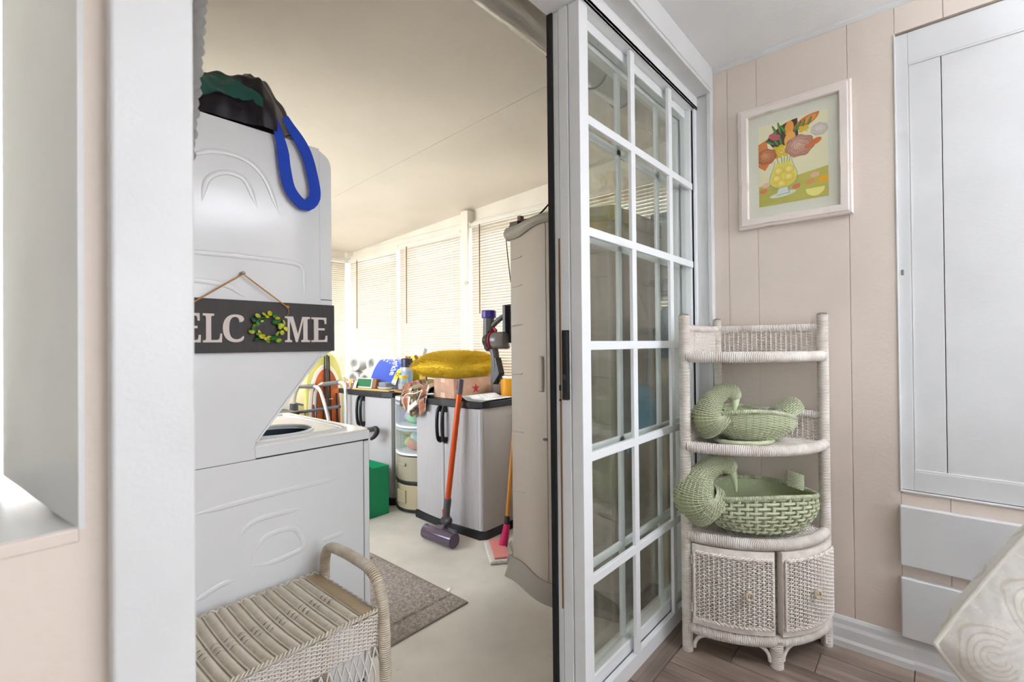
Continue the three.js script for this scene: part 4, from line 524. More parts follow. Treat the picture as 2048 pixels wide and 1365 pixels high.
{
  const t = thing('cardboard_box', 'brown shipping carton with a red star under the yellow cushion', 'box', [2.41, 0.677, -2.57]);
  const kraft = mat(0xffffff, 0.8, { map: rep(dataTex(128, 128, (u, v) => { const k = 0.9 + 0.2 * fbm(u, v, 12, 4); return [196 * k, 155 * k, 130 * k]; }, true), 2) });
  ap(t, 'carton_body', ext(2.2, 2.6, 0.677, 0.815, -2.676, -2.462, 0.002), kraft); ap(t, 'tape', merge(ext(2.199, 2.201, 0.677, 0.715, -2.6, -2.555, 0), ext(2.199, 2.201, 0.785, 0.815, -2.6, -2.555, 0)), mat(0xd9b8a0, 0.35), 'pale packing tape');
  const st = new THREE.Shape(); for (let i = 0; i < 10; i++) { const a = PI / 2 + i * PI / 5, r = i % 2 ? 0.016 : 0.04; i ? st.lineTo(r * cos(a), r * sin(a)) : st.moveTo(r * cos(a), r * sin(a)); } ap(t, 'red_star', extr(st, 0.0008).translate(2.41, 0.735, -2.4625), mat(0xb8202a, 0.6), 'red printed star');
}
{ // shaggy cushion
  const t = thing('fur_cushion', 'yellow shaggy fur cushion lying on the cardboard box', 'cushion', [2.40, 0.816, -2.66]);
  const a = 0.235, f = (u, v, s) => { const x = 2 * u - 1, z = 2 * v - 1, k = 1 - 0.1 * (1 - x * x) * (z * z) , l = 1 - 0.1 * (1 - z * z) * (x * x), th = 0.085 * ((1 - x ** 4) * (1 - z ** 4)) ** 0.55; return V(a * x * l, 0.085 + s * th - 0.02 * Math.max(0, -x) * (z * z), a * z * k * 1.07); };
  const m = mat(0xdcb828, 0.85, { sheen: 1, sheenRoughness: 0.5, sheenColor: 0xf0d050, side: THREE.DoubleSide });
  part(t, 'cover', merge(grid((u, v) => f(u, v, 1), 40, 40), grid((u, v) => f(u, v, -1), 40, 40)), m);
  const blade = new THREE.ConeGeometry(0.0011, 0.03, 3, 2); { const p = blade.attributes.position; for (let i = 0; i < p.count; i++) { const y = p.getY(i) + 0.015; p.setXYZ(i, p.getX(i) + 0.007 * (y / 0.03) ** 2, y, p.getZ(i)); } } blade.computeVertexNormals();
  const n = 26000, im = new THREE.InstancedMesh(blade, mat(0xffffff, 0.8), n), d = new THREE.Object3D(), c = new THREE.Color();
  for (let i = 0; i < n; i++) {
    const u = rnd(), v = rnd(), s = i % 3 ? 1 : -1, p = f(u, v, s), e = 0.01, nn = f(Math.min(1, u + e), v, s).sub(f(Math.max(0, u - e), v, s)).cross(f(u, Math.min(1, v + e), s).sub(f(u, Math.max(0, v - e), s))).normalize(); if (nn.y * s < 0) nn.negate();
    nn.add(V(rr(-0.5, 0.5), rr(-0.6, 0.05) * s, rr(-0.5, 0.5))).normalize(); d.position.copy(p); d.quaternion.setFromUnitVectors(V(0, 1, 0), nn); d.rotateY(rr(0, 6.28)); d.scale.set(1.2, rr(0.5, 1.1), 1.2); d.updateMatrix(); im.setMatrixAt(i, d.matrix);
    const k = rr(0.8, 1.1); im.setColorAt(i, c.setRGB(0.78 * k, 0.53 * k, 0.03 * k + 0.01));
  }
  im.name = 'fur'; im.userData.kind = 'stuff'; im.castShadow = im.receiveShadow = true; t.add(im);
}
{ const t = thing('magazines', 'open grey printed papers on the ribbed cabinet', 'papers', [2.3, 0.677, -2.26]); const pm = mat(0xffffff, 0.5, { side: THREE.DoubleSide, map: canvasTex(256, 256, (g) => { g.fillStyle = '#d9d7d6'; g.fillRect(0, 0, 256, 256); g.fillStyle = '#6f6d70'; for (let i = 0; i < 14; i++) { g.fillRect(20 + rnd() * 120, 12 + i * 17, 30 + rnd() * 80, 5); } g.fillStyle = '#a9a4a6'; g.fillRect(150, 40, 80, 90); }) }); for (let k = 0; k < 4; k++) part(t, 'sheet', grid((u, v) => V(-0.13 + 0.27 * v + 0.01 * k, 0.002 + 0.0035 * k + (0.026 - 0.003 * k) * Math.exp(-(((u - 0.28) / 0.14) ** 2)), -0.17 + 0.26 * u + 0.008 * k), 24, 4, 1, 1), pm); }
solo('vase', 'small ribbed grey vase by the window', 'vase', lathe([[0, 0], [0.04, 0], [0.05, 0.03], [0.055, 0.09], [0.045, 0.1], [0.042, 0.1], [0.05, 0.085]], 30).translate(2.57, 0.677, -2.39), mat(0x9b948f, 0.4));
solo('yellow_tub', 'orange-yellow plastic tub beside the tall cabinet', 'tub', lathe([[0, 0], [0.05, 0], [0.055, 0.004], [0.06, 0.13], [0.056, 0.135], [0, 0.135]], 30).translate(2.53, 0.677, -2.25), mat(0xe9a21a, 0.35));
{ // handheld vacuum hanging on its dock
  const t = thing('handheld_vacuum', 'grey handheld vacuum with purple cap hanging on the side of the tall cabinet', 'vacuum', [2.56, 0.77, -2.4]);
  t.userData.k = 0.8; const gm = mat(0x5b5553, 0.35), dk = mat(0x332f31, 0.4);
  ap(t, 'motor_housing', cyl(0.042, 0.046, 0.13, 2.54, 1.18, -2.45, 28), gm); ap(t, 'purple_cap', lathe([[0, 1.305], [0.05, 1.302], [0.054, 1.295], [0.054, 1.25], [0.05, 1.245], [0, 1.245]], 32).translate(2.54, 0, -2.45), mat(0x3c2a8c, 0.3), 'purple filter cap');
  const cyc = []; for (let i = 0; i < 14; i++) { const a = i / 14 * 2 * PI; cyc.push(tube([[2.54 + 0.03 * cos(a) - 0.01, 1.08 + 0.075 * sin(a) * 0.9, -2.46 + 0.0], [2.54 + 0.055 * cos(a), 1.08 + 0.07 * sin(a), -2.42]], 0.014, { seg: 3, rad: 8 })); } ap(t, 'cyclones', merge(cyc, rot(cyl(0.05, 0.05, 0.05, 0, 0, 0, 24), PI / 2, 0, 0, 2.54, 1.08, -2.45)), dk, 'dark ring of cyclone cones');
  ap(t, 'red_ring', rot(new THREE.TorusGeometry(0.068, 0.008, 8, 32), 0, 0.1, 0, 2.54, 1.08, -2.405), mat(0xa8202f, 0.4)); ap(t, 'dust_bin', rot(lathe([[0, -0.07], [0.055, -0.07], [0.063, -0.06], [0.063, 0.07], [0, 0.07]], 32), PI / 2, 0, 0, 2.54, 1.08, -2.34), mat(0x8b8481, 0.15, { transmission: 0.35, thickness: 0, side: THREE.DoubleSide })); ap(t, 'bin_core', rot(cyl(0.035, 0.035, 0.12, 0, 0, 0, 20), PI / 2, 0, 0, 2.54, 1.08, -2.34), gm);
  ap(t, 'pistol_grip', tube([[2.54, 1.19, -2.41], [2.55, 1.235, -2.35], [2.56, 1.26, -2.3]], 0.02, { seg: 12, rad: 10 }), gm); ap(t, 'trigger', tube([[2.54, 1.17, -2.4], [2.54, 1.15, -2.375]], 0.01, { seg: 3 }), mat(0xb01e26, 0.4)); ap(t, 'battery', ext(2.525, 2.575, 1.12, 1.335, -2.305, -2.27, 0.01, 2), dk);
  ap(t, 'nozzle_neck', tube([[2.54, 1.03, -2.41], [2.535, 0.97, -2.385], [2.53, 0.9, -2.375], [2.53, 0.86, -2.375]], (q) => 0.034 - 0.008 * q, { seg: 16, rad: 12 }), gm); ap(t, 'brush_nozzle', extr([[-0.02, 0.09], [0.02, 0.09], [0.052, -0.02], [-0.005, -0.095], [-0.03, -0.08]], 0.05, 0.004).rotateY(-PI / 2).translate(2.56, 0.86, -2.375), dk);
  const br = []; for (let i = 0; i < 40; i++) { const q = i / 40; br.push(tube([[2.515 + 0.04 * rnd(), 0.77 + 0.075 * q, -2.378 + 0.055 * q], [2.515 + 0.04 * rnd(), 0.755 + 0.075 * q, -2.362 + 0.06 * q]], 0.0015, { seg: 1, rad: 4, caps: false })); } ap(t, 'bristles', merge(br), M.black, undefined, 'stuff'); ap(t, 'dock', ext(2.56, 2.63, 1.06, 1.34, -2.30, -2.178, 0.008, 2), dk); delete t.userData.k; t.scale.setScalar(0.8); t.position.set(2.048, 0.826, -1.92);
}
{ // stick vacuum leaning on the cabinet
  const t = thing('stick_vacuum', 'orange tube of a stick vacuum leaning on the ribbed cabinet', 'vacuum', [2.02, -0.22, -2.38]);
  const top = V(2.118, 0.745, -2.315), low = V(2.052, 0.045, -2.365), gm = mat(0x4e484e, 0.35), d = top.clone().sub(low).normalize(), at = (s) => low.clone().addScaledVector(d, s);
  ap(t, 'tube', tube([low, top], 0.0185, { seg: 2, rad: 20 }), mat(0xd2521c, 0.3, { metalness: 0.35 }), 'orange metal tube'); ap(t, 'top_coupling', tube([at(0.69), at(0.78)], 0.0205, { seg: 2, rad: 16 }), gm); ap(t, 'red_catch', tube([at(0.72).add(V(-0.018, 0, -0.008)), at(0.77).add(V(-0.018, 0, -0.008))], 0.006, { seg: 2 }), mat(0xa81c3a, 0.35));
  ap(t, 'lower_coupling', tube([at(0.0), at(-0.115)], 0.0235, { seg: 2, rad: 16 }), gm); ap(t, 'red_button', rot(box(0.006, 0.03, 0.012, 0, 0, 0, 0.002), 0, 0.3, 0, 2.022, -0.03, -2.376), mat(0xc01d25, 0.4)); ap(t, 'joint', merge(rot(cyl(0.026, 0.026, 0.05, 0, 0, 0, 20), 0, 0.4, PI / 2, 2.04, -0.085, -2.375), ball(0.027, 2.045, -0.09, -2.355)), gm);
  ap(t, 'neck', tube([[2.04, -0.09, -2.37], [2.03, -0.13, -2.375], [2.02, -0.155, -2.378]], 0.02, { seg: 8, rad: 12 }), gm);
  ap(t, 'roller_head', rot(lathe([[0, -0.14], [0.04, -0.14], [0.047, -0.133], [0.047, 0.133], [0.04, 0.14], [0, 0.14]], 32), PI / 2, 0.03, 0, 1.985, -0.172, -2.37), mat(0x5c5163, 0.12, { metalness: 0.5 })); ap(t, 'head_cover', ext(1.985, 2.06, -0.215, -0.135, -2.46, -2.27, 0.02, 3), mat(0x5f5a66, 0.2, { metalness: 0.4 }));
}
{ const t = thing('flat_mop', 'pink mop head with fluffy pad beside the tall cabinet', 'mop', [2.1, -0.22, -1.98]); const mp = mat(0xd8d2ca, 0.95, { bumpMap: rep(peel, 8), bumpScale: 0.004 }); part(t, 'pad', rot(box(0.3, 0.022, 0.15, 0, 0, 0, 0.01, 3), 0, 0.9, 0, 0.02, 0.012, 0), mp); part(t, 'plate', rot(box(0.26, 0.012, 0.09, 0, 0, 0, 0.005, 2), 0, 0.9, 0, 0.02, 0.03, 0), mat(0xd98a82, 0.4)); part(t, 'clamp', tube([[0.07, 0.03, -0.01], [0.085, 0.09, -0.005], [0.095, 0.15, 0]], (q) => 0.028 - 0.008 * q, { seg: 10, rad: 10 }), mat(0xc2185b, 0.35), 'magenta clamp'); part(t, 'ferrule', tube([[0.095, 0.15, 0], [0.1, 0.2, 0]], 0.017, { seg: 2 }), M.black); part(t, 'handle', tube([[0.1, 0.19, 0], [0.2, 1.1, 0.02]], 0.013, { seg: 4 }), mat(0xc07a30, 0.45), 'wooden handle'); }
{ const t = thing('green_bin', 'bright green open box on the floor by the washer', 'box', [1.975, -0.22, -3.24]); const gm = mat(0x0c8a58, 0.5); part(t, 'bin_walls', merge(ext(-0.12, -0.116, 0, 0.365, -0.15, 0.15, 0.001), ext(0.116, 0.12, 0, 0.365, -0.15, 0.15, 0.001), ext(-0.12, 0.12, 0, 0.365, -0.15, -0.146, 0.001), ext(-0.12, 0.12, 0, 0.365, 0.146, 0.15, 0.001), ext(-0.12, 0.12, 0, 0.005, -0.15, 0.15, 0)), gm); const g = ball(0.12, 0, 0.26, 0.0, 0.8, 0.7, 1, 24), p = g.attributes.position; for (let i = 0; i < p.count; i++) p.setY(i, p.getY(i) + 0.04 * (fbm(p.getX(i) * 4 + 0.5, p.getZ(i) * 4 + 0.5, 8, 3) - 0.5)); g.computeVertexNormals(); part(t, 'dark_cloth', g, mat(0x2b2426, 0.9), 'dark cloth inside'); }
{ const t = thing('walking_cane', 'black curved cane handle with a chrome knob behind the washer', 'cane', [2.09, -0.22, -3.5]); const c = mat(0x1c1b1d, 0.35); ap(t, 'shaft', tube([[2.08, -0.215, -3.5], [2.1, 0.365, -3.5]], 0.011, { seg: 2, rad: 10 }), mat(0xb9b9bd, 0.25, { metalness: 0.8 })); ap(t, 'handle', tube([[2.1, 0.36, -3.5], [2.1, 0.372, -3.43], [2.1, 0.385, -3.33], [2.1, 0.4, -3.27], [2.1, 0.38, -3.25], [2.1, 0.34, -3.28], [2.1, 0.31, -3.33]], (q) => 0.013 + 0.008 * sin(PI * q), { seg: 40, rad: 10 }), c); ap(t, 'knob', ball(0.05, 2.1, 0.36, -3.59, 0.6, 0.5, 1), K.steel, 'chrome knob'); }
{ // walker
  const t = thing('folding_walker', 'folding aluminium walker with grey grips by the low cabinet', 'walker', [2.08, -0.22, -4.2]); const al = mat(0xd9d6d4, 0.3, { metalness: 0.5 }), gr = mat(0x6f6664, 0.8), dk = mat(0x4b4e55, 0.5);
  ap(t, 'side_frame', tube([[2.05, -0.21, -4.68 + 0.06], [2.06, 0.45, -4.6], [2.06, 0.6, -4.56], [2.06, 0.665, -4.49], [2.06, 0.675, -4.4], [2.06, 0.685, -4.2], [2.06, 0.665, -4.1], [2.06, 0.58, -4.03], [2.06, 0.35, -3.92], [2.05, -0.21, -3.79]], 0.0145, { seg: 70, rad: 12 }), al); ap(t, 'grip', tube([[2.06, 0.672, -4.47], [2.06, 0.687, -4.19]], 0.02, { seg: 2, rad: 12 }), gr);
  ap(t, 'side_frame', tube([[2.13, -0.21, -4.36], [2.13, 0.5, -4.33], [2.13, 0.64, -4.29], [2.13, 0.7, -4.2], [2.13, 0.71, -4.1], [2.13, 0.73, -3.87], [2.13, 0.72, -3.81], [2.13, 0.66, -3.77], [2.13, 0.3, -3.76], [2.13, -0.21, -3.74]], 0.0145, { seg: 70, rad: 12 }), al); ap(t, 'grip', tube([[2.13, 0.703, -4.14], [2.13, 0.73, -3.88]], 0.02, { seg: 2, rad: 12 }), gr);
  ap(t, 'cross_bar', tube([[2.09, 0.41, -4.6], [2.09, 0.53, -3.8]], 0.014, { seg: 2, rad: 10 }), dk); ap(t, 'hinge_block', merge(ext(2.03, 2.09, 0.43, 0.5, -4.63, -4.57, 0.008, 2), tube([[2.07, 0.5, -4.58], [2.1, 0.49, -4.5]], 0.01, { seg: 2 })), dk); ap(t, 'spring', tube([[2.12, 0.36, -4.32], [2.12, 0.5, -4.33]], 0.013, { seg: 2 }), mat(0x6a2f2f, 0.5)); for (const [x, z] of [[2.05, -4.62], [2.05, -3.79], [2.13, -4.36], [2.13, -3.74]]) ap(t, 'rubber_foot', cyl(0.018, 0.022, 0.04, x, -0.2, z, 16), dk);
}
{ // ironing board on end
  const t = thing('ironing_board', 'ironing board with yellow cover standing on end in the corner', 'ironing board', [2.3, -0.22, -4.46]); const o = (w, top) => { const s = new THREE.Shape(); s.moveTo(-w, 0); s.lineTo(w, 0); s.lineTo(w, top - 0.42); s.bezierCurveTo(w, top - 0.15, w * 0.55, top, 0, top); s.bezierCurveTo(-w * 0.55, top, -w, top - 0.15, -w, top - 0.42); return s; };
  const yc = mat(0xd8cf7c, 0.85, { bumpMap: rep(peel, 6), bumpScale: 0.002 });
  part(t, 'cover', extr(o(0.185, 1.2), 0.03, 0.008).translate(0, 0.01, -0.03), yc); part(t, 'cover_edge', extr(o(0.165, 1.07), 0.008, 0.006).translate(0, 0.012, 0.008), mat(0xe9dfd0, 0.8)); part(t, 'underside', extr(o(0.145, 1.035), 0.004).translate(0, 0.014, 0.021), mat(0xffffff, 0.55, { map: rep(dataTex(128, 128, (u, v) => { const n = fbm(u, v, 5, 4), k = 0.7 + 0.6 * n; return [186 * k, 94 * k, 44 * k]; }, true), 2) }), 'rust-brown metal underside');
  for (const x of [-0.05, 0.06]) part(t, 'leg', tube([[x, 0.1, 0.035], [x * 0.4, 1.17, 0.038]], 0.006, { seg: 2 }), M.black); part(t, 'leg', tube([[0.01, 0.2, 0.045], [0.0, 1.18, 0.045]], 0.012, { seg: 2 }), mat(0x3f3b3b, 0.4)); part(t, 'leg_bar', tube([[-0.05, 0.75, 0.04], [0.06, 0.75, 0.04]], 0.006, { seg: 2 }), mat(0xb98a52, 0.5)); part(t, 'leg', tube([[0.12, 0.02, 0.04], [0.1, 0.8, 0.04]], 0.01, { seg: 2 }), M.black); part(t, 'leg', tube([[-0.12, 0.02, 0.04], [-0.11, 0.85, 0.04]], 0.01, { seg: 2 }), M.black);
}
{ const t = thing('travel_chest', 'dark brown chest standing behind the washer', 'chest', [1.72, -0.22, -4.45]); part(t, 'chest_body', box(0.5, 0.62, 0.3, 0, 0.31, 0, 0.015, 2), mat(0x4b372c, 0.6)); part(t, 'chest_lid', box(0.51, 0.06, 0.31, 0, 0.65, 0, 0.012, 2), mat(0x2a2422, 0.6)); for (const x of [-0.15, 0.15]) part(t, 'clasp', box(0.03, 0.06, 0.008, x, 0.61, 0.155, 0.002), K.steel); }
// ---------------------------------------------------------------- behind the door glass
{ // round duct along the ceiling
  const t = thing('ceiling_duct', 'shiny plastic-wrapped duct hung under the utility room ceiling', 'duct', [1.8, 2.16, -1.02]); part(t, 'pipe', rot(lathe([[0.001, -0.8], [0.055, -0.8], [0.056, -0.5], [0.053, -0.2], [0.056, 0.1], [0.054, 0.5], [0.055, 0.85], [0.001, 0.85]], 32), 0, 0, PI / 2, 0, 0, 0), mat(0xd2cfc8, 0.22, { metalness: 0.35, bumpMap: rep(cloud, 3), bumpScale: 0.004 })); for (const x of [-0.36, -0.3, -0.1, 0.12]) part(t, 'strap', rot(new THREE.TorusGeometry(0.058, 0.004, 6, 32), 0, PI / 2, 0.1, x, 0, 0), mat(0x3f4546, 0.5), 'dark tie strap'); part(t, 'price_tag', rot(box(0.03, 0.04, 0.002, 0, 0, 0, 0), 0.4, 0.6, 0.2, -0.42, -0.075, 0.01), mat(0xe8dfc0, 0.7)); }
{ const t = thing('beach_board', 'blue foam board with rounded top behind the door glass', 'board', [2.33, -0.22, -0.963]); const s = new THREE.Shape(); s.moveTo(-0.085, 0); s.lineTo(0.085, 0); s.lineTo(0.085, 1.3); s.bezierCurveTo(0.085, 1.5, -0.085, 1.5, -0.085, 1.3); part(t, 'deck', extr(s, 0.03, 0.008).rotateY(-PI / 2), mat(0x2f86b8, 0.55)); part(t, 'stripe', ext(-0.043, -0.037, 0.1, 1.25, -0.01, 0.0, 0), mat(0x1f5f8c, 0.5)); }
{ const t = thing('padded_board', 'dark teal board with a cream rim behind the door glass', 'board', [2.5, -0.22, -0.955]); const o = (w, h) => { const s = new THREE.Shape(); s.moveTo(-w, 0); s.lineTo(w, 0); s.lineTo(w, h - 0.13); s.bezierCurveTo(w, h, -w, h, -w, h - 0.13); return s; }; part(t, 'rim', extr(o(0.115, 1.46), 0.02, 0.006).rotateY(-PI / 2).translate(0.02, 0, 0), mat(0xd9d2b4, 0.6)); part(t, 'panel', extr(o(0.095, 1.43), 0.01, 0.004).rotateY(-PI / 2).translate(-0.006, 0.0, 0), mat(0x33565e, 0.6)); }
{ const t = thing('grey_paddle', 'grey pointed board leaning against the tall cabinet side', 'board', [2.1, -0.22, -1.012]); const s = new THREE.Shape(); s.moveTo(-0.05, 0); s.lineTo(0.05, 0); s.lineTo(0.055, 1.1); s.bezierCurveTo(0.05, 1.4, -0.01, 1.48, -0.02, 1.5); s.bezierCurveTo(-0.04, 1.4, -0.05, 1.2, -0.05, 1.1); part(t, 'blade', extr(s, 0.02, 0.006).rotateY(-PI / 2), mat(0x9c8b80, 0.6)); part(t, 'edge', tube([[-0.01, 0.9, 0.06], [-0.01, 1.2, 0.055], [-0.01, 1.42, 0.01], [-0.01, 1.5, -0.02]], 0.008, { seg: 20 }), mat(0x4f5550, 0.5)); }
{ const t = thing('blue_pouch', 'bright blue cloth pouch hanging behind the door glass', 'pouch', [2.03, 0.665, -0.96]); const s = new THREE.Shape(); s.moveTo(-0.035, 0.01); s.bezierCurveTo(-0.02, -0.01, 0.03, 0, 0.04, 0.015); s.lineTo(0.02, 0.16); s.bezierCurveTo(0.005, 0.2, -0.02, 0.2, -0.03, 0.16); part(t, 'pouch_body', extr(s, 0.03, 0.008).rotateY(-PI / 2).translate(0.0, 0, 0), mat(0x2c86ad, 0.6)); part(t, 'strap', merge(tube([[-0.02, 0.16, -0.01], [-0.03, 0.1, -0.06], [-0.035, 0.02, -0.055], [-0.03, -0.12, -0.085]], 0.008, { seg: 24 }), tube([[-0.02, 0.17, 0], [0, 0.35, 0]], 0.003, { seg: 2 })), mat(0x2f8fb2, 0.6)); }
solo('wooden_plank', 'worn tan plank standing upright behind the door glass', 'plank', ext(2.09, 2.115, -0.22, 0.98, -0.943, -0.898, 0.003), mat(0xffffff, 0.7, { map: rep(dataTex(128, 128, (u, v) => { const k = 0.75 + 0.5 * fbm(u, v, 6, 4); return [168 * k, 142 * k, 104 * k]; }, true), 2) }));
{ const t = thing('wall_shelf', 'narrow dark shelf fixed to the window posts', 'shelf', [2.48, 1.36, -1.08]); part(t, 'shelf_board', box(0.36, 0.022, 0.4, 0, 0, 0, 0.003), mat(0x55504a, 0.6)); for (const z of [-0.17, 0.17]) part(t, 'bracket', extr([[0, 0], [-0.22, 0], [0, -0.2]], 0.02).translate(0.17, -0.011, z), mat(0x55504a, 0.6)); part(t, 'mounting_rail', ext(0.17, 0.185, -0.04, 0.0, -0.2, 0.2), mat(0x55504a, 0.6)); }
{ const t = thing('storage_tote', 'pale grey plastic tote on the shelf behind the glass', 'tote', [2.56, 1.372, -1.03]); part(t, 'tote_body', box(0.11, 0.36, 0.24, 0, 0.18, 0, 0.02, 2), mat(0xc6cbc4, 0.45)); part(t, 'tote_lid', box(0.12, 0.04, 0.26, 0, 0.375, 0, 0.012, 2), mat(0x3f6f70, 0.45), 'teal lid'); }
{ const t = thing('blue_basket', 'small slate-blue basket on the shelf beside the tote', 'basket', [2.37, 1.372, -1.19]); part(t, 'basket_body', lathe([[0, 0], [0.045, 0], [0.055, 0.1], [0.06, 0.12], [0.055, 0.12], [0.05, 0.1], [0, 0.01]], 20), mat(0x4f6f86, 0.6)); part(t, 'basket_handle', tube([[0, 0.11, -0.05], [0, 0.17, 0], [0, 0.11, 0.05]], 0.006, { seg: 16 }), M.black); }
// ---------------------------------------------------------------- rope curtain at the opening's edge
{
  const t = thing('rope_curtain', 'white knotted yarn curtain gathered at the door opening', 'curtain', [0.215, 1.1, -0.875]); const ym = mat(0xe9e6e1, 0.9, { bumpMap: rep(peel, 30), bumpScale: 0.002 });
  for (let c = 0; c < 6; c++) {
    const off = -0.012 * c, zz = -0.868 - 0.014 * (c % 3), path = new THREE.CatmullRomCurve3([V(0.262 + off, 2.2, zz), V(0.249 + off * 0.9, 1.75, zz), V(0.236 + off * 0.6, 1.5, zz), V(0.219 + off * 0.3, 1.3, zz), V(0.205, 1.18, zz), V(0.195, 1.1, zz)]), out = [];
    for (let s = 0; s < 3; s++) { const pts = []; for (let i = 0; i <= 220; i++) { const p = path.getPointAt(i / 220), a = i * 0.62 + s * 2.094 + c, r = 0.0062 + 0.0015 * sin(i * 0.9 + c * 2); pts.push(V(p.x + r * cos(a), p.y, p.z + r * sin(a))); } out.push(ribbon(pts, 0.0058, 6)); }
    ap(t, 'yarn_cord', merge(out), ym);
  }
  ap(t, 'tie_band', rot(new THREE.TorusGeometry(0.026, 0.008, 8, 24), PI / 2, 0, 0, 0.198, 1.12, -0.875), ym); ap(t, 'wall_hook', tube([[0.168, 1.12, -0.88], [0.185, 1.12, -0.88]], 0.006, { seg: 1 }), K.steel); ap(t, 'rod', tube([[0.17, 2.2, -0.875], [1.0, 2.2, -0.875]], 0.009, { seg: 1, rad: 10 }), M.alu);
}
// ---------------------------------------------------------------- built-in cupboard in the panelled wall
{
  const t = thing('built_in_cupboard', 'white built-in cupboard door above two drawers in the panelled wall', 'cupboard', [1.99, 0.1, 0.3]);
  const z0 = -0.072, z1 = 0.675, lo = 0.567, hi = 2.045, d = part(t, 'door', merge(ext(1.999, 2.011, lo, hi, z0, -0.04, 0.0015), ext(1.999, 2.011, lo, hi, z1 - 0.035, z1, 0.0015), ext(1.999, 2.011, hi - 0.1, hi, -0.04, z1 - 0.03, 0.0015), ext(1.999, 2.011, lo, lo + 0.062, -0.04, z1 - 0.03, 0.0015)).translate(-1.99, -0.1, -0.3), M.trim);
  const sub = (n, g, m, l) => part(d, n, g.translate(-1.99, -0.1, -0.3), m, l), sub0 = (n, g, m) => part(t, n, g.translate(-1.99, -0.1, -0.3), m);
  sub('inset_board', ext(2.0045, 2.0115, lo + 0.06, hi - 0.098, -0.042, 0.0385, 0.0015), M.trim); sub('inset_board', ext(2.0045, 2.0115, lo + 0.06, hi - 0.098, 0.0405, z1 - 0.03, 0.0015), M.trim);
  sub('bead', merge(extr([[0, 0], [0.006, 0], [0.006, 0.008], [0.003, 0.008]], 1.31).rotateX(-PI / 2).translate(1.9985, lo + 0.063, -0.036), ext(2.0, 2.008, lo + 0.06, lo + 0.068, -0.04, z1 - 0.03, 0.002), ext(2.0, 2.008, hi - 0.106, hi - 0.098, -0.04, z1 - 0.03, 0.002)), M.trim); sub('keyhole', merge(ext(1.9975, 1.9995, 1.262, 1.28, -0.0645, -0.0575, 0.001), ext(1.9972, 1.9985, 1.267, 1.275, -0.0625, -0.0595, 0)), mat(0x8a8a88, 0.4, { metalness: 0.5 }));
  sub0('edge_strip', merge(ext(1.986, 2.0, lo - 0.006, hi + 0.002, z0 - 0.003, z0 + 0.0015, 0.001), ext(1.986, 2.0, lo - 0.006, lo - 0.0015, z0, z1, 0.001)), M.trim);
  for (const [a, b] of [[0.33, 0.52], [0.101, 0.291]]) { const dr = part(t, 'drawer', ext(1.966, 1.989, a, b, -0.076, 0.68, 0.004, 2).translate(-1.99, -0.1, -0.3), M.trim); part(dr, 'knob', merge(rot(lathe([[0.007, 0], [0.007, 0.01], [0.016, 0.018], [0.017, 0.024], [0.012, 0.03], [0, 0.032]], 24), 0, 0, PI / 2, 1.966, (a + b) / 2 - 0.01, 0.2)).translate(-1.99, -0.1, -0.3), M.trim, 'white round knob'); }
}
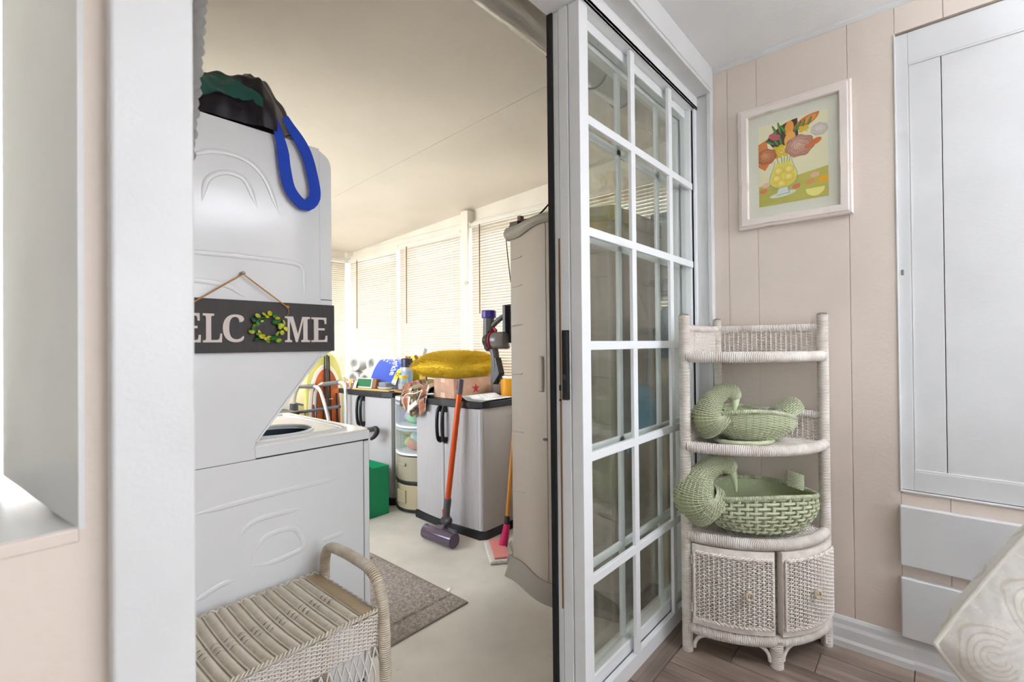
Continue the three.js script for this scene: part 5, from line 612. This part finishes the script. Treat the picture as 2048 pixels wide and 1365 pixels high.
// ---------------------------------------------------------------- framed flower print
{
  const t = thing('framed_picture', 'flower still life print in a cream frame on the panelled wall', 'picture', [1.9895, 1.714, -0.3675], -PI / 2);
  const s = shape2([[-0.177, -0.226], [0.177, -0.226], [0.177, 0.226], [-0.177, 0.226]]), h = new THREE.Path(); h.moveTo(-0.149, -0.198); h.lineTo(-0.149, 0.198); h.lineTo(0.149, 0.198); h.lineTo(0.149, -0.198); s.holes.push(h);
  const fm = mat(0xffffff, 0.45, { map: rep(dataTex(256, 256, (u, v) => { const n = fbm(u, v, 4, 4), k = 0.97 + 0.06 * n, b = Math.max(0, fbm(u + 0.2, v, 6, 3) - 0.68) * 1.5; return [236 * k - 40 * b, 224 * k - 50 * b, 217 * k - 60 * b]; }, true), 3) });
  part(t, 'frame', extr(s, 0.012, 0.004, { bevelSegments: 1 }).translate(0, 0, 0.004), fm); const s2 = shape2([[-0.168, -0.217], [0.168, -0.217], [0.168, 0.217], [-0.168, 0.217]]); s2.holes.push(h); part(t, 'inner_moulding', extr(s2, 0.006, 0.003).translate(0, 0, 0.016), fm);
  part(t, 'backing', box(0.33, 0.43, 0.003, 0, 0, 0.002, 0), mat(0xb9a98c, 0.8)); part(t, 'mat_board', box(0.3, 0.398, 0.003, 0, 0, 0.0065, 0), mat(0xe3e3d3, 0.8));
  const art = canvasTex(720, 1000, (g, w, hh) => {
    const grd = (x, y, r, a, b) => { const q = g.createRadialGradient(x - r * 0.2, y - r * 0.2, r * 0.1, x, y, r); q.addColorStop(0, a); q.addColorStop(1, b); return q; };
    g.fillStyle = '#efe9c6'; g.fillRect(0, 0, w, hh); g.fillStyle = '#e6e0a8'; for (let i = 0; i < 240; i++) { g.globalAlpha = 0.07; g.beginPath(); g.ellipse(rnd() * w, 350 + rnd() * 330, 30 + rnd() * 60, 14, 0.1, 0, 7); g.fill(); } g.globalAlpha = 1;
    g.fillStyle = '#c2bd5c'; g.beginPath(); g.moveTo(0, 750); g.lineTo(w, 650); g.lineTo(w, hh); g.lineTo(0, hh); g.fill(); for (let i = 0; i < 300; i++) { g.globalAlpha = 0.12; g.fillStyle = rnd() > 0.5 ? '#8d8a2a' : '#dad27f'; const y = 720 + rnd() * 280; g.fillRect(rnd() * w, y, 60 + rnd() * 160, 4); } g.globalAlpha = 1;
    g.fillStyle = '#4d342b'; g.beginPath(); g.moveTo(90, 190); g.bezierCurveTo(200, 60, 300, 20, 420, 10); g.lineTo(430, 260); g.lineTo(180, 330); g.fill();
    g.fillStyle = '#d9773a'; g.beginPath(); g.moveTo(380, 120); g.bezierCurveTo(450, 10, 560, 0, 640, 0); g.bezierCurveTo(640, 70, 560, 130, 430, 160); g.fill(); g.fillStyle = '#e39a50'; g.beginPath(); g.ellipse(545, 60, 70, 36, -0.4, 0, 7); g.fill();
    g.fillStyle = '#dd8238'; g.beginPath(); g.moveTo(0, 220); g.lineTo(90, 180); g.lineTo(130, 470); g.lineTo(70, 560); g.lineTo(0, 500); g.fill();
    g.fillStyle = '#f0a53c'; g.beginPath(); g.ellipse(335, 110, 48, 90, 0.1, 0, 7); g.fill(); g.fillStyle = '#f3b45a'; g.beginPath(); g.ellipse(340, 235, 56, 85, 0.3, 0, 7); g.fill(); g.fillStyle = '#c9606a'; g.beginPath(); g.ellipse(180, 170, 70, 40, 0.5, 0, 7); g.fill();
    const leaf = (x, y, a, l) => { g.save(); g.translate(x, y); g.rotate(a); g.fillStyle = '#3f7a2c'; g.beginPath(); g.ellipse(0, 0, 13, l, 0, 0, 7); g.fill(); g.fillStyle = '#7fb04a'; g.beginPath(); g.ellipse(-3, 0, 4, l * 0.8, 0, 0, 7); g.fill(); g.restore(); };
    [[180, 90, -0.4, 70], [230, 80, -0.2, 80], [270, 100, -0.5, 60], [130, 230, -1.0, 60], [200, 250, -0.5, 55], [245, 240, -0.2, 60], [430, 110, 0.5, 60], [480, 100, 0.3, 55], [540, 90, 0.4, 60], [400, 130, 0.3, 40]].forEach((q) => leaf(...q));
    g.fillStyle = '#e2c428'; for (let i = 0; i < 160; i++) { g.beginPath(); g.arc(170 + rnd() * 140, 290 + rnd() * 140, 5 + rnd() * 9, 0, 7); g.fill(); } for (let i = 0; i < 60; i++) { g.beginPath(); g.arc(440 + rnd() * 90, 130 + rnd() * 60, 5 + rnd() * 7, 0, 7); g.fill(); }
    const rose = (x, y, r, a, b, ln) => { g.fillStyle = grd(x, y, r, a, b); g.beginPath(); for (let k = 0; k <= 40; k++) { const q = k / 40 * 6.283, e = r * (1 + 0.06 * sin(q * 7)); g.lineTo(x + e * cos(q), y + e * 0.86 * sin(q)); } g.fill(); g.strokeStyle = ln; for (let k = 0; k < 15; k++) { g.globalAlpha = 0.75; g.lineWidth = 2 + 3 * rnd(); g.beginPath(); const e = r * (0.1 + 0.06 * k), s = k * 2.4; g.ellipse(x, y, e, e * 0.84, 0.2, s, s + 2.6); g.stroke(); } g.globalAlpha = 1; };
    rose(440, 350, 150, '#e8c3b0', '#b9826e', '#7a4a3c'); rose(90, 390, 112, '#e9a878', '#b9683c', '#6d3a22'); rose(640, 210, 88, '#f2ece0', '#d9cfc0', '#9a8478'); g.fillStyle = '#d9763a'; g.beginPath(); g.ellipse(600, 340, 62, 34, -0.4, 0, 7); g.fill(); g.beginPath(); g.ellipse(540, 375, 50, 26, -0.3, 0, 7); g.fill();
    g.strokeStyle = '#6c8a4a'; g.lineWidth = 7; for (const x of [250, 280, 315, 345, 200]) { g.beginPath(); g.moveTo(x, 430); g.lineTo(270 + (x - 270) * 0.4, 640); g.stroke(); }
    g.fillStyle = 'rgba(236,222,90,0.85)'; g.beginPath(); g.moveTo(185, 500); g.bezierCurveTo(170, 600, 110, 620, 125, 730); g.bezierCurveTo(150, 830, 380, 830, 405, 720); g.bezierCurveTo(420, 620, 360, 580, 350, 500); g.fill(); g.globalAlpha = 0.75; for (const [x, y] of [[200, 690], [330, 690], [250, 760], [330, 600], [220, 600]]) { g.fillStyle = grd(x, y, 58, '#fbf3b0', '#e3bf2f'); g.beginPath(); g.arc(x, y, 54, 0, 7); g.fill(); } g.globalAlpha = 1;
    g.strokeStyle = '#7f9a94'; g.lineWidth = 6; g.beginPath(); g.moveTo(175, 470); g.bezierCurveTo(170, 600, 105, 620, 120, 735); g.bezierCurveTo(150, 840, 385, 835, 410, 720); g.bezierCurveTo(425, 620, 365, 580, 355, 470); g.stroke(); g.fillStyle = '#dfe5dc'; g.beginPath(); g.ellipse(260, 885, 140, 30, -0.1, 0, 7); g.fill(); g.beginPath(); g.moveTo(220, 805); g.lineTo(310, 800); g.lineTo(330, 880); g.lineTo(190, 890); g.fill(); g.stroke();
    const bud = (x, y, c) => { g.fillStyle = c; g.beginPath(); g.ellipse(x, y, 44, 30, -0.2, 0, 7); g.fill(); }; bud(50, 810, '#df8a58'); bud(80, 740, '#efc0b0'); bud(400, 820, '#d97a52'); bud(540, 800, '#e39a5a'); bud(590, 730, '#eab8a0'); g.fillStyle = '#eeb024'; g.beginPath(); g.arc(680, 830, 75, PI, 6.283); g.fill(); g.fillStyle = '#f1e98c'; g.beginPath(); g.arc(590, 880, 95, 0, PI); g.fill();
  });
  part(t, 'print', new THREE.PlaneGeometry(0.222, 0.305).translate(0.0005, -0.001, 0.0086), mat(0xffffff, 0.8, { map: art }), 'print of roses and tulips in a glass vase'); part(t, 'pane', box(0.3, 0.398, 0.0015, 0, 0, 0.0125, 0), mat(0xffffff, 0.04, { transmission: 1, thickness: 0, ior: 1.35 }));
}
// ---------------------------------------------------------------- wicker corner etagere
const CX = 1.955, CZ = -0.632, EA = 0.335, EB = 0.355;
const arc = (th, y, k = 1) => V(CX - EA * k * cos(th), y, CZ + EB * k * sin(th));
{
  const t = thing('corner_etagere', 'white wicker corner shelf with two curved woven doors', 'shelf', [1.84, 0, -0.5]);
  const post = (x, z, y0, y1, r = 0.0175) => ap(t, 'post', tube([[x, y0, z], [x, y1, z]], r, { seg: 2, rad: 16 }), W.whiteWrap);
  post(CX - EA, CZ, 0, 1.142); post(CX, CZ + EB, 0, 1.142); post(CX - 0.003, CZ + 0.004, 0, 1.137, 0.014);
  const rim = (y, r, a = 0.03, b = 1.54, k = 1.0) => { const P = []; for (let i = 0; i <= 24; i++) P.push(arc(a + (b - a) * i / 24, y, k)); return tube(P, r, { seg: 48, rad: 14 }); };
  const slab = (y, th) => { const P = []; for (let i = 0; i <= 24; i++) { const p = arc(i / 24 * PI / 2, 0); P.push([p.x, p.z]); } return plan([...P, [CX, CZ]], y - th, y, 0); };
  const weaveMat = mat(0xffffff, 0.6, { map: rep(wickTex([224, 212, 201], [247, 241, 234]), 3), bumpMap: rep(dataTex(64, 64, (u, v, x, y) => 0.5 + 0.5 * sin(x / 8 * PI) * cos(y / 4 * PI)), 10), bumpScale: 0.003 });
  for (const [y, gal] of [[1.0, 0.1], [0.695, 0.1], [0.392, 0]]) {
    ap(t, 'shelf_rim', rim(y, 0.0185), W.whiteWrap); ap(t, 'shelf_panel', slab(y + 0.008, 0.012), weaveMat);
    ap(t, 'shelf_edge', merge(tube([[CX - EA, y, CZ], [CX, y, CZ]], 0.012, { seg: 2 }), tube([[CX, y, CZ], [CX, y, CZ + EB]], 0.012, { seg: 2 })), W.whiteWrap);
    if (gal) { ap(t, 'gallery_rail', tube([[CX - EA, y + gal, CZ], [CX, y + gal, CZ]], 0.0125, { seg: 2, rad: 12 }), W.whiteWrap); ap(t, 'gallery_rail', tube([[CX, y + gal, CZ], [CX, y + gal, CZ + EB]], 0.0125, { seg: 2, rad: 12 }), W.whiteWrap);
      ap(t, 'gallery_weave', weave((u, v) => V(CX - EA + 0.018 + (EA - 0.03) * u, y + 0.012 + (gal - 0.022) * v, CZ), 14, 18, { r: 0.0019, amp: 0.0026 }), W.white, undefined, 'stuff'); ap(t, 'gallery_weave', weave((u, v) => V(CX, y + 0.012 + (gal - 0.022) * v, CZ + 0.014 + (EB - 0.03) * u), 14, 20, { r: 0.0019, amp: 0.0026 }), W.white, undefined, 'stuff'); }
  }
  ap(t, 'base_rim', rim(0.082, 0.018), W.whiteWrap); ap(t, 'base_panel', slab(0.092, 0.012), weaveMat);
  const F = arc(PI / 4, 0); ap(t, 'leg', tube([[F.x, 0, F.z], [F.x, 0.082, F.z]], 0.0205, { seg: 2, rad: 16 }), W.whiteWrap);
  const bracket = (th, s) => { const P = []; for (let i = 0; i <= 10; i++) { const q = i / 10 * PI / 2; P.push(arc(th + s * (0.065 + 0.14 * (1 - cos(q))), 0.018 + 0.052 * sin(q))); } return tube(P, 0.006, { seg: 16, rad: 8 }); };
  for (const [a, s] of [[0, 1], [PI / 4, -1], [PI / 4, 1], [PI / 2, -1]]) ap(t, 'leg_bracket', bracket(a, s), W.white);
  ap(t, 'side_panel', merge(ext(CX - EA, CX, 0.09, 0.385, CZ - 0.006, CZ), ext(CX - 0.003, CX + 0.003, 0.09, 0.385, CZ, CZ + EB)), weaveMat);
  // doors
  for (const s of [0, 1]) {
    const a = s ? PI / 4 + 0.03 : 0.06, b = s ? PI / 2 - 0.035 : PI / 4 - 0.028, k = s ? 1.03 : 1.012, y0 = 0.104, y1 = 0.372, pt = (u, v, o = 0) => arc(a + (b - a) * u, y0 + (y1 - y0) * v, k + o);
    const bar = (o, u0, u1, v0, v1) => grid((u, v) => pt(u0 + (u1 - u0) * u, v0 + (v1 - v0) * v, o), 20, 4, 0.25 * (u1 - u0), 0.27 * (v1 - v0)), lid = (v0) => grid((u, v) => pt(u, v0, 0.07 * v - 0.05), 20, 2);
    const d = ap(t, 'door', merge(...[0.02, -0.05].flatMap((o) => [bar(o, 0, 1, 0, 0.1), bar(o, 0, 1, 0.9, 1), bar(o, 0, 0.06, 0.1, 0.9), bar(o, 0.94, 1, 0.1, 0.9)]), lid(0), lid(1), lid(0.1), lid(0.9), grid((u, v) => pt(0, v, 0.07 * u - 0.05), 2, 4), grid((u, v) => pt(1, v, 0.07 * u - 0.05), 2, 4), grid((u, v) => pt(0.06, 0.1 + 0.8 * v, 0.07 * u - 0.05), 2, 4), grid((u, v) => pt(0.94, 0.1 + 0.8 * v, 0.07 * u - 0.05), 2, 4)), mat(0xffffff, 0.6, { side: THREE.DoubleSide, map: rep(wickTex([226, 213, 202], [250, 244, 237]), 3) }));
    const q = t.position, sub = (n, g, m, l, kd) => part(d, n, g.translate(-q.x, -q.y, -q.z), m, l, kd), i0 = 0.035, W0 = (u, v) => pt(i0 + (1 - 2 * i0) * u, 0.09 + 0.82 * v, 0.034);
    sub('door_weave', weave(W0, 36, s ? 15 : 16, { r: 0.0022, amp: 0.0036, stakeR: 0.003, per: 4 }), W.white, undefined, 'stuff');
    const bd = []; for (const ph of [0, PI]) { const P = []; const side = (f, n) => { for (let i = 0; i < n; i++) { const c = f(i / n); c.y += 0.0035 * sin(i * 0.9 + ph); c.x += 0.0035 * cos(i * 0.9 + ph); P.push(c); } }; side((q) => W0(q, 0), 60); side((q) => W0(1, q), 64); side((q) => W0(1 - q, 1), 60); side((q) => W0(0, 1 - q), 64); P.push(P[0].clone()); bd.push(ribbon(P, 0.0038, 5)); }
    sub('braided_border', merge(bd), W.white);
    const kc = pt(s ? 0.42 : 0.66, 0.5, 0.09), out = V(-cos(PI / 4), 0, sin(PI / 4)); sub('knob', tube([0, 1, 2, 3, 4, 5, 6, 7].map((i) => kc.clone().add(V(0.6 * 0.011 * cos(i * 0.8), 0.011 * sin(i * 0.8), 0.75 * 0.011 * cos(i * 0.8))).addScaledVector(out, 0.001 * i - 0.004)), 0.0042, { seg: 30, rad: 8 }), mat(0xcdbb9d, 0.6), 'small cane ring knob');
    sub('hinge', merge(...[0.2, 0.8].map((v) => { const p = pt(s ? 1 : 0, v, 0.03); return box(0.006, 0.03, 0.006, p.x, p.y, p.z, 0.002); })), W.white);
  }
}
// ---------------------------------------------------------------- duck baskets
function duck(label, pos, L, opt) {
  const t = thing('duck_basket', label, 'basket', pos, -Math.atan2(0.70, 0.714), 'green wicker duck baskets on the corner shelf');
  const { a, b, h, rows, stakes, r, amp, neck, radii, bill, rimTilt = 0, belly = 0.62, pair = 1 } = opt;
  const prof = (v) => belly + (1 - belly) * Math.sin(Math.min(1, v * 1.5) * PI / 2) - 0.05 * Math.max(0, v - 0.7);
  const rimY = (u) => h * (1 + rimTilt * cos(u * 2 * PI) * 1.0) - 0.012 * cos(u * 4 * PI);
  const body = (u, v, o = 0) => V((a * prof(v) + o) * cos(u * 2 * PI) + 0.02, 0.008 + (rimY(u) - 0.008) * v, (b * prof(v) + o) * sin(u * 2 * PI));
  part(t, 'basket_body', weave((u, v) => body(u, v), rows, stakes, { r, amp, stakeR: r * 1.1, closed: true, pair, ...(opt.flat ? { sq: [0.32, 1], stakeSq: [0.32, 1], rad: 6 } : {}) }), W.green, undefined, 'stuff');
  part(t, 'lining', merge(grid((u, v) => body(u, v, -0.004), 48, 8), grid((u, v) => body(u, 0.02, -0.004).lerp(V(0.02, 0.01, 0), v), 48, 3)), mat(0xb2b994, 0.8, { side: THREE.DoubleSide }), 'woven inside');
  const rm = []; for (let i = 0; i <= 60; i++) rm.push(body(i / 60, 1)); part(t, 'rim', tube(rm, 0.0075, { seg: 90, rad: 8 }), mat(0xffffff, 0.55, { map: W.green.map, bumpMap: rep(caneBump, 200, 1), bumpScale: 0.002 }));
  // neck and head: a woven sleeve along a curve
  const c = new THREE.CatmullRomCurve3(neck.map((p) => V(...p))), R = (q) => { const n = radii.length - 1, i = Math.min(n - 1, Math.floor(q * n)), f = q * n - i, s = f * f * (3 - 2 * f); return radii[i] + (radii[i + 1] - radii[i]) * s; };
  const sleeve = (u, v, o = 0) => { const p = c.getPointAt(v), d = c.getTangentAt(v), x = V(0, 0, 1), y = d.clone().cross(x).normalize(), q = Math.max(0.001, R(v) + o); return p.addScaledVector(x, q * sin(u * 2 * PI) * (v < 0.35 ? 1.15 - 0.4 * v : 1)).addScaledVector(y, q * cos(u * 2 * PI)); };
  part(t, 'neck_weave', weave((u, v) => sleeve(u, v), opt.flat ? 56 : Math.round(rows * 1.5), 26, { r: opt.flat ? 0.0021 : r * 0.95, amp: opt.flat ? 0.0016 : amp * 0.6, stakeR: opt.flat ? 0.0024 : r * 0.6, closed: true }), W.green, undefined, 'stuff'); part(t, 'neck_core', grid((u, v) => sleeve(u, v, -0.003), 32, 40), mat(0xafb690, 0.8, { side: THREE.DoubleSide })); const e = c.getPointAt(1), rb = R(1); part(t, 'head', ball(rb, e.x, e.y, e.z, 1.1, 1, 1), W.green);
  part(t, 'bill', tube(bill, (q) => 0.017 * (1 - 0.75 * q), { seg: 16, rad: 10 }), mat(0xcbd6ae, 0.5), 'pale green bill');
  return t;
}
{
  const big = duck('large sage green duck basket on the lowest open shelf', [1.787, 0.412, -0.462], 0.44, { a: 0.195, b: 0.125, h: 0.125, flat: true, rows: 9, stakes: 44, r: 0.0066, amp: 0.0026, pair: 1, belly: 0.74, neck: [[-0.165, 0.075, 0], [-0.205, 0.11, 0], [-0.195, 0.165, 0], [-0.15, 0.212, 0], [-0.115, 0.228, 0], [-0.09, 0.212, 0]], radii: [0.075, 0.074, 0.054, 0.036, 0.031, 0.028], bill: [[-0.085, 0.205, 0], [-0.075, 0.185, 0.004], [-0.068, 0.15, 0.006], [-0.066, 0.125, 0.006]] });
  part(big, 'tail', weave((u, v) => V(0.15 + 0.055 * u, 0.125 + 0.055 * v - 0.018 * u, -0.035 + 0.02 * sin(u * 3)), 12, 10, { r: 0.0028, amp: 0.002 }), W.green, undefined, 'stuff');
  const sm = duck('small sage green duck basket on the middle shelf', [1.77, 0.708, -0.478], 0.33, { a: 0.145, b: 0.095, h: 0.1, rows: 26, stakes: 40, r: 0.0021, amp: 0.0018, rimTilt: -0.12, belly: 0.5, neck: [[-0.11, 0.06, 0], [-0.135, 0.085, 0], [-0.125, 0.13, 0], [-0.085, 0.17, 0], [-0.055, 0.178, 0], [-0.042, 0.16, 0]], radii: [0.062, 0.055, 0.038, 0.028, 0.025, 0.022], bill: [[-0.038, 0.155, 0], [-0.04, 0.135, 0.004], [-0.044, 0.112, 0.006], [-0.046, 0.1, 0.006]] });
  part(sm, 'tail', weave((u, v) => { const q = PI * (0.05 + 0.9 * u); return V(0.115 + 0.06 * v, 0.08 + 0.025 * v + (0.03 + 0.012 * v) * sin(q), 0.07 * cos(q) * (1 - 0.25 * v)); }, 8, 18, { r: 0.0022, amp: 0.002 }), W.green, undefined, 'stuff'); part(sm, 'foot_ring', rot(new THREE.TorusGeometry(0.075, 0.008, 8, 40).scale(1.25, 0.9, 1), PI / 2, 0, 0, -0.01, 0.005, 0), W.green);
}
// ---------------------------------------------------------------- cushion corner close to the camera
{
  const damask = canvasTex(512, 512, (g) => { g.fillStyle = '#dfdcd6'; g.fillRect(0, 0, 512, 512); g.strokeStyle = '#d3cabc'; g.lineWidth = 6; for (let k = 0; k < 2; k++) for (let j = 0; j < 2; j++) { const x = 128 + 256 * k, y = 128 + 256 * j; for (let i = 0; i < 5; i++) { g.beginPath(); g.ellipse(x, y, 20 + i * 22, 34 + i * 20, 0.4 * k + 0.3 * j, 0, 5.4 - i * 0.3); g.stroke(); } } for (let i = 0; i < 900; i++) { g.globalAlpha = 0.35; g.fillStyle = i % 2 ? '#efece6' : '#d2c8b8'; g.fillRect(rnd() * 512, rnd() * 512, 6 + rnd() * 10, 3); } }); damask.wrapS = damask.wrapT = THREE.RepeatWrapping;
  const quilt = dataTex(256, 256, (u, v) => 0.5 + 0.3 * sin(u * 40 + 6 * sin(v * 12.566)) * cos(v * 37.7) + 0.2 * fbm(u, v, 30, 2));
  const U = V(0.45, 0.72, 0.525).normalize(), Vv = V(0.38, -0.81, 0.43), N = U.clone().cross(Vv).normalize(); Vv.copy(N.clone().cross(U).normalize()); const T = V(1.068, 0.54, 0.002), A = 0.44, B = 0.29;
  const t = thing('quilted_cushion', 'ivory quilted cushion with scroll pattern at the edge of view', 'cushion', [1.28, 0.33, 0.25]);
  const f = (u, v, s) => { const x = 2 * u - 1, y = 2 * v - 1, th = 0.055 * ((1 - x ** 4) * (1 - y ** 4)) ** 0.5; const cu = u + 0.035 * (1 - x * x) * 0 , pu = 0.5 + (u - 0.5) * (1 + 0.07 * (1 - y * y)), pv = 0.5 + (v - 0.5) * (1 + 0.09 * (1 - x * x)); return T.clone().addScaledVector(U, A * pu).addScaledVector(Vv, B * pv).addScaledVector(N, s * th); };
  ap(t, 'cover', merge(grid((u, v) => f(u, v, 1), 40, 30, 2.2, 1.45), grid((u, v) => f(u, v, -1), 40, 30, 2.2, 1.45)), mat(0xffffff, 0.85, { map: damask, bumpMap: quilt, bumpScale: 0.0015, side: THREE.DoubleSide })); quilt.wrapS = quilt.wrapT = THREE.RepeatWrapping;
  const pip = []; for (let i = 0; i <= 80; i++) { const q = i / 80 * 4, k = Math.floor(q) % 4, w = q - Math.floor(q); pip.push(k === 0 ? f(w, 0, 0) : k === 1 ? f(1, w, 0) : k === 2 ? f(1 - w, 1, 0) : f(0, 1 - w, 0)); } ap(t, 'piping', tube(pip, 0.004, { seg: 160, rad: 6 }), mat(0xd9d4ca, 0.85));
  const o = thing('slipper_chair', 'low ivory armless chair holding the quilted cushion', 'chair', [1.36, 0, 0.31]), fab = mat(0xffffff, 0.85, { map: damask, bumpMap: quilt, bumpScale: 0.0015 });
  part(o, 'seat', box(0.56, 0.15, 0.42, 0, 0.258, 0, 0.03, 4), fab); part(o, 'seat_frame', box(0.52, 0.08, 0.38, 0, 0.15, 0, 0.01, 2), mat(0xd9d2c6, 0.8)); part(o, 'backrest', rot(box(0.56, 0.5, 0.1, 0, 0, 0, 0.035, 4), 0.08, 0, 0, 0, 0.55, 0.2), fab); for (const x of [-0.22, 0.22]) for (const z of [-0.15, 0.15]) part(o, 'leg', cyl(0.02, 0.015, 0.12, x, 0.06, z, 16), mat(0x6a5140, 0.5));
}
renderer.render(scene, camera);
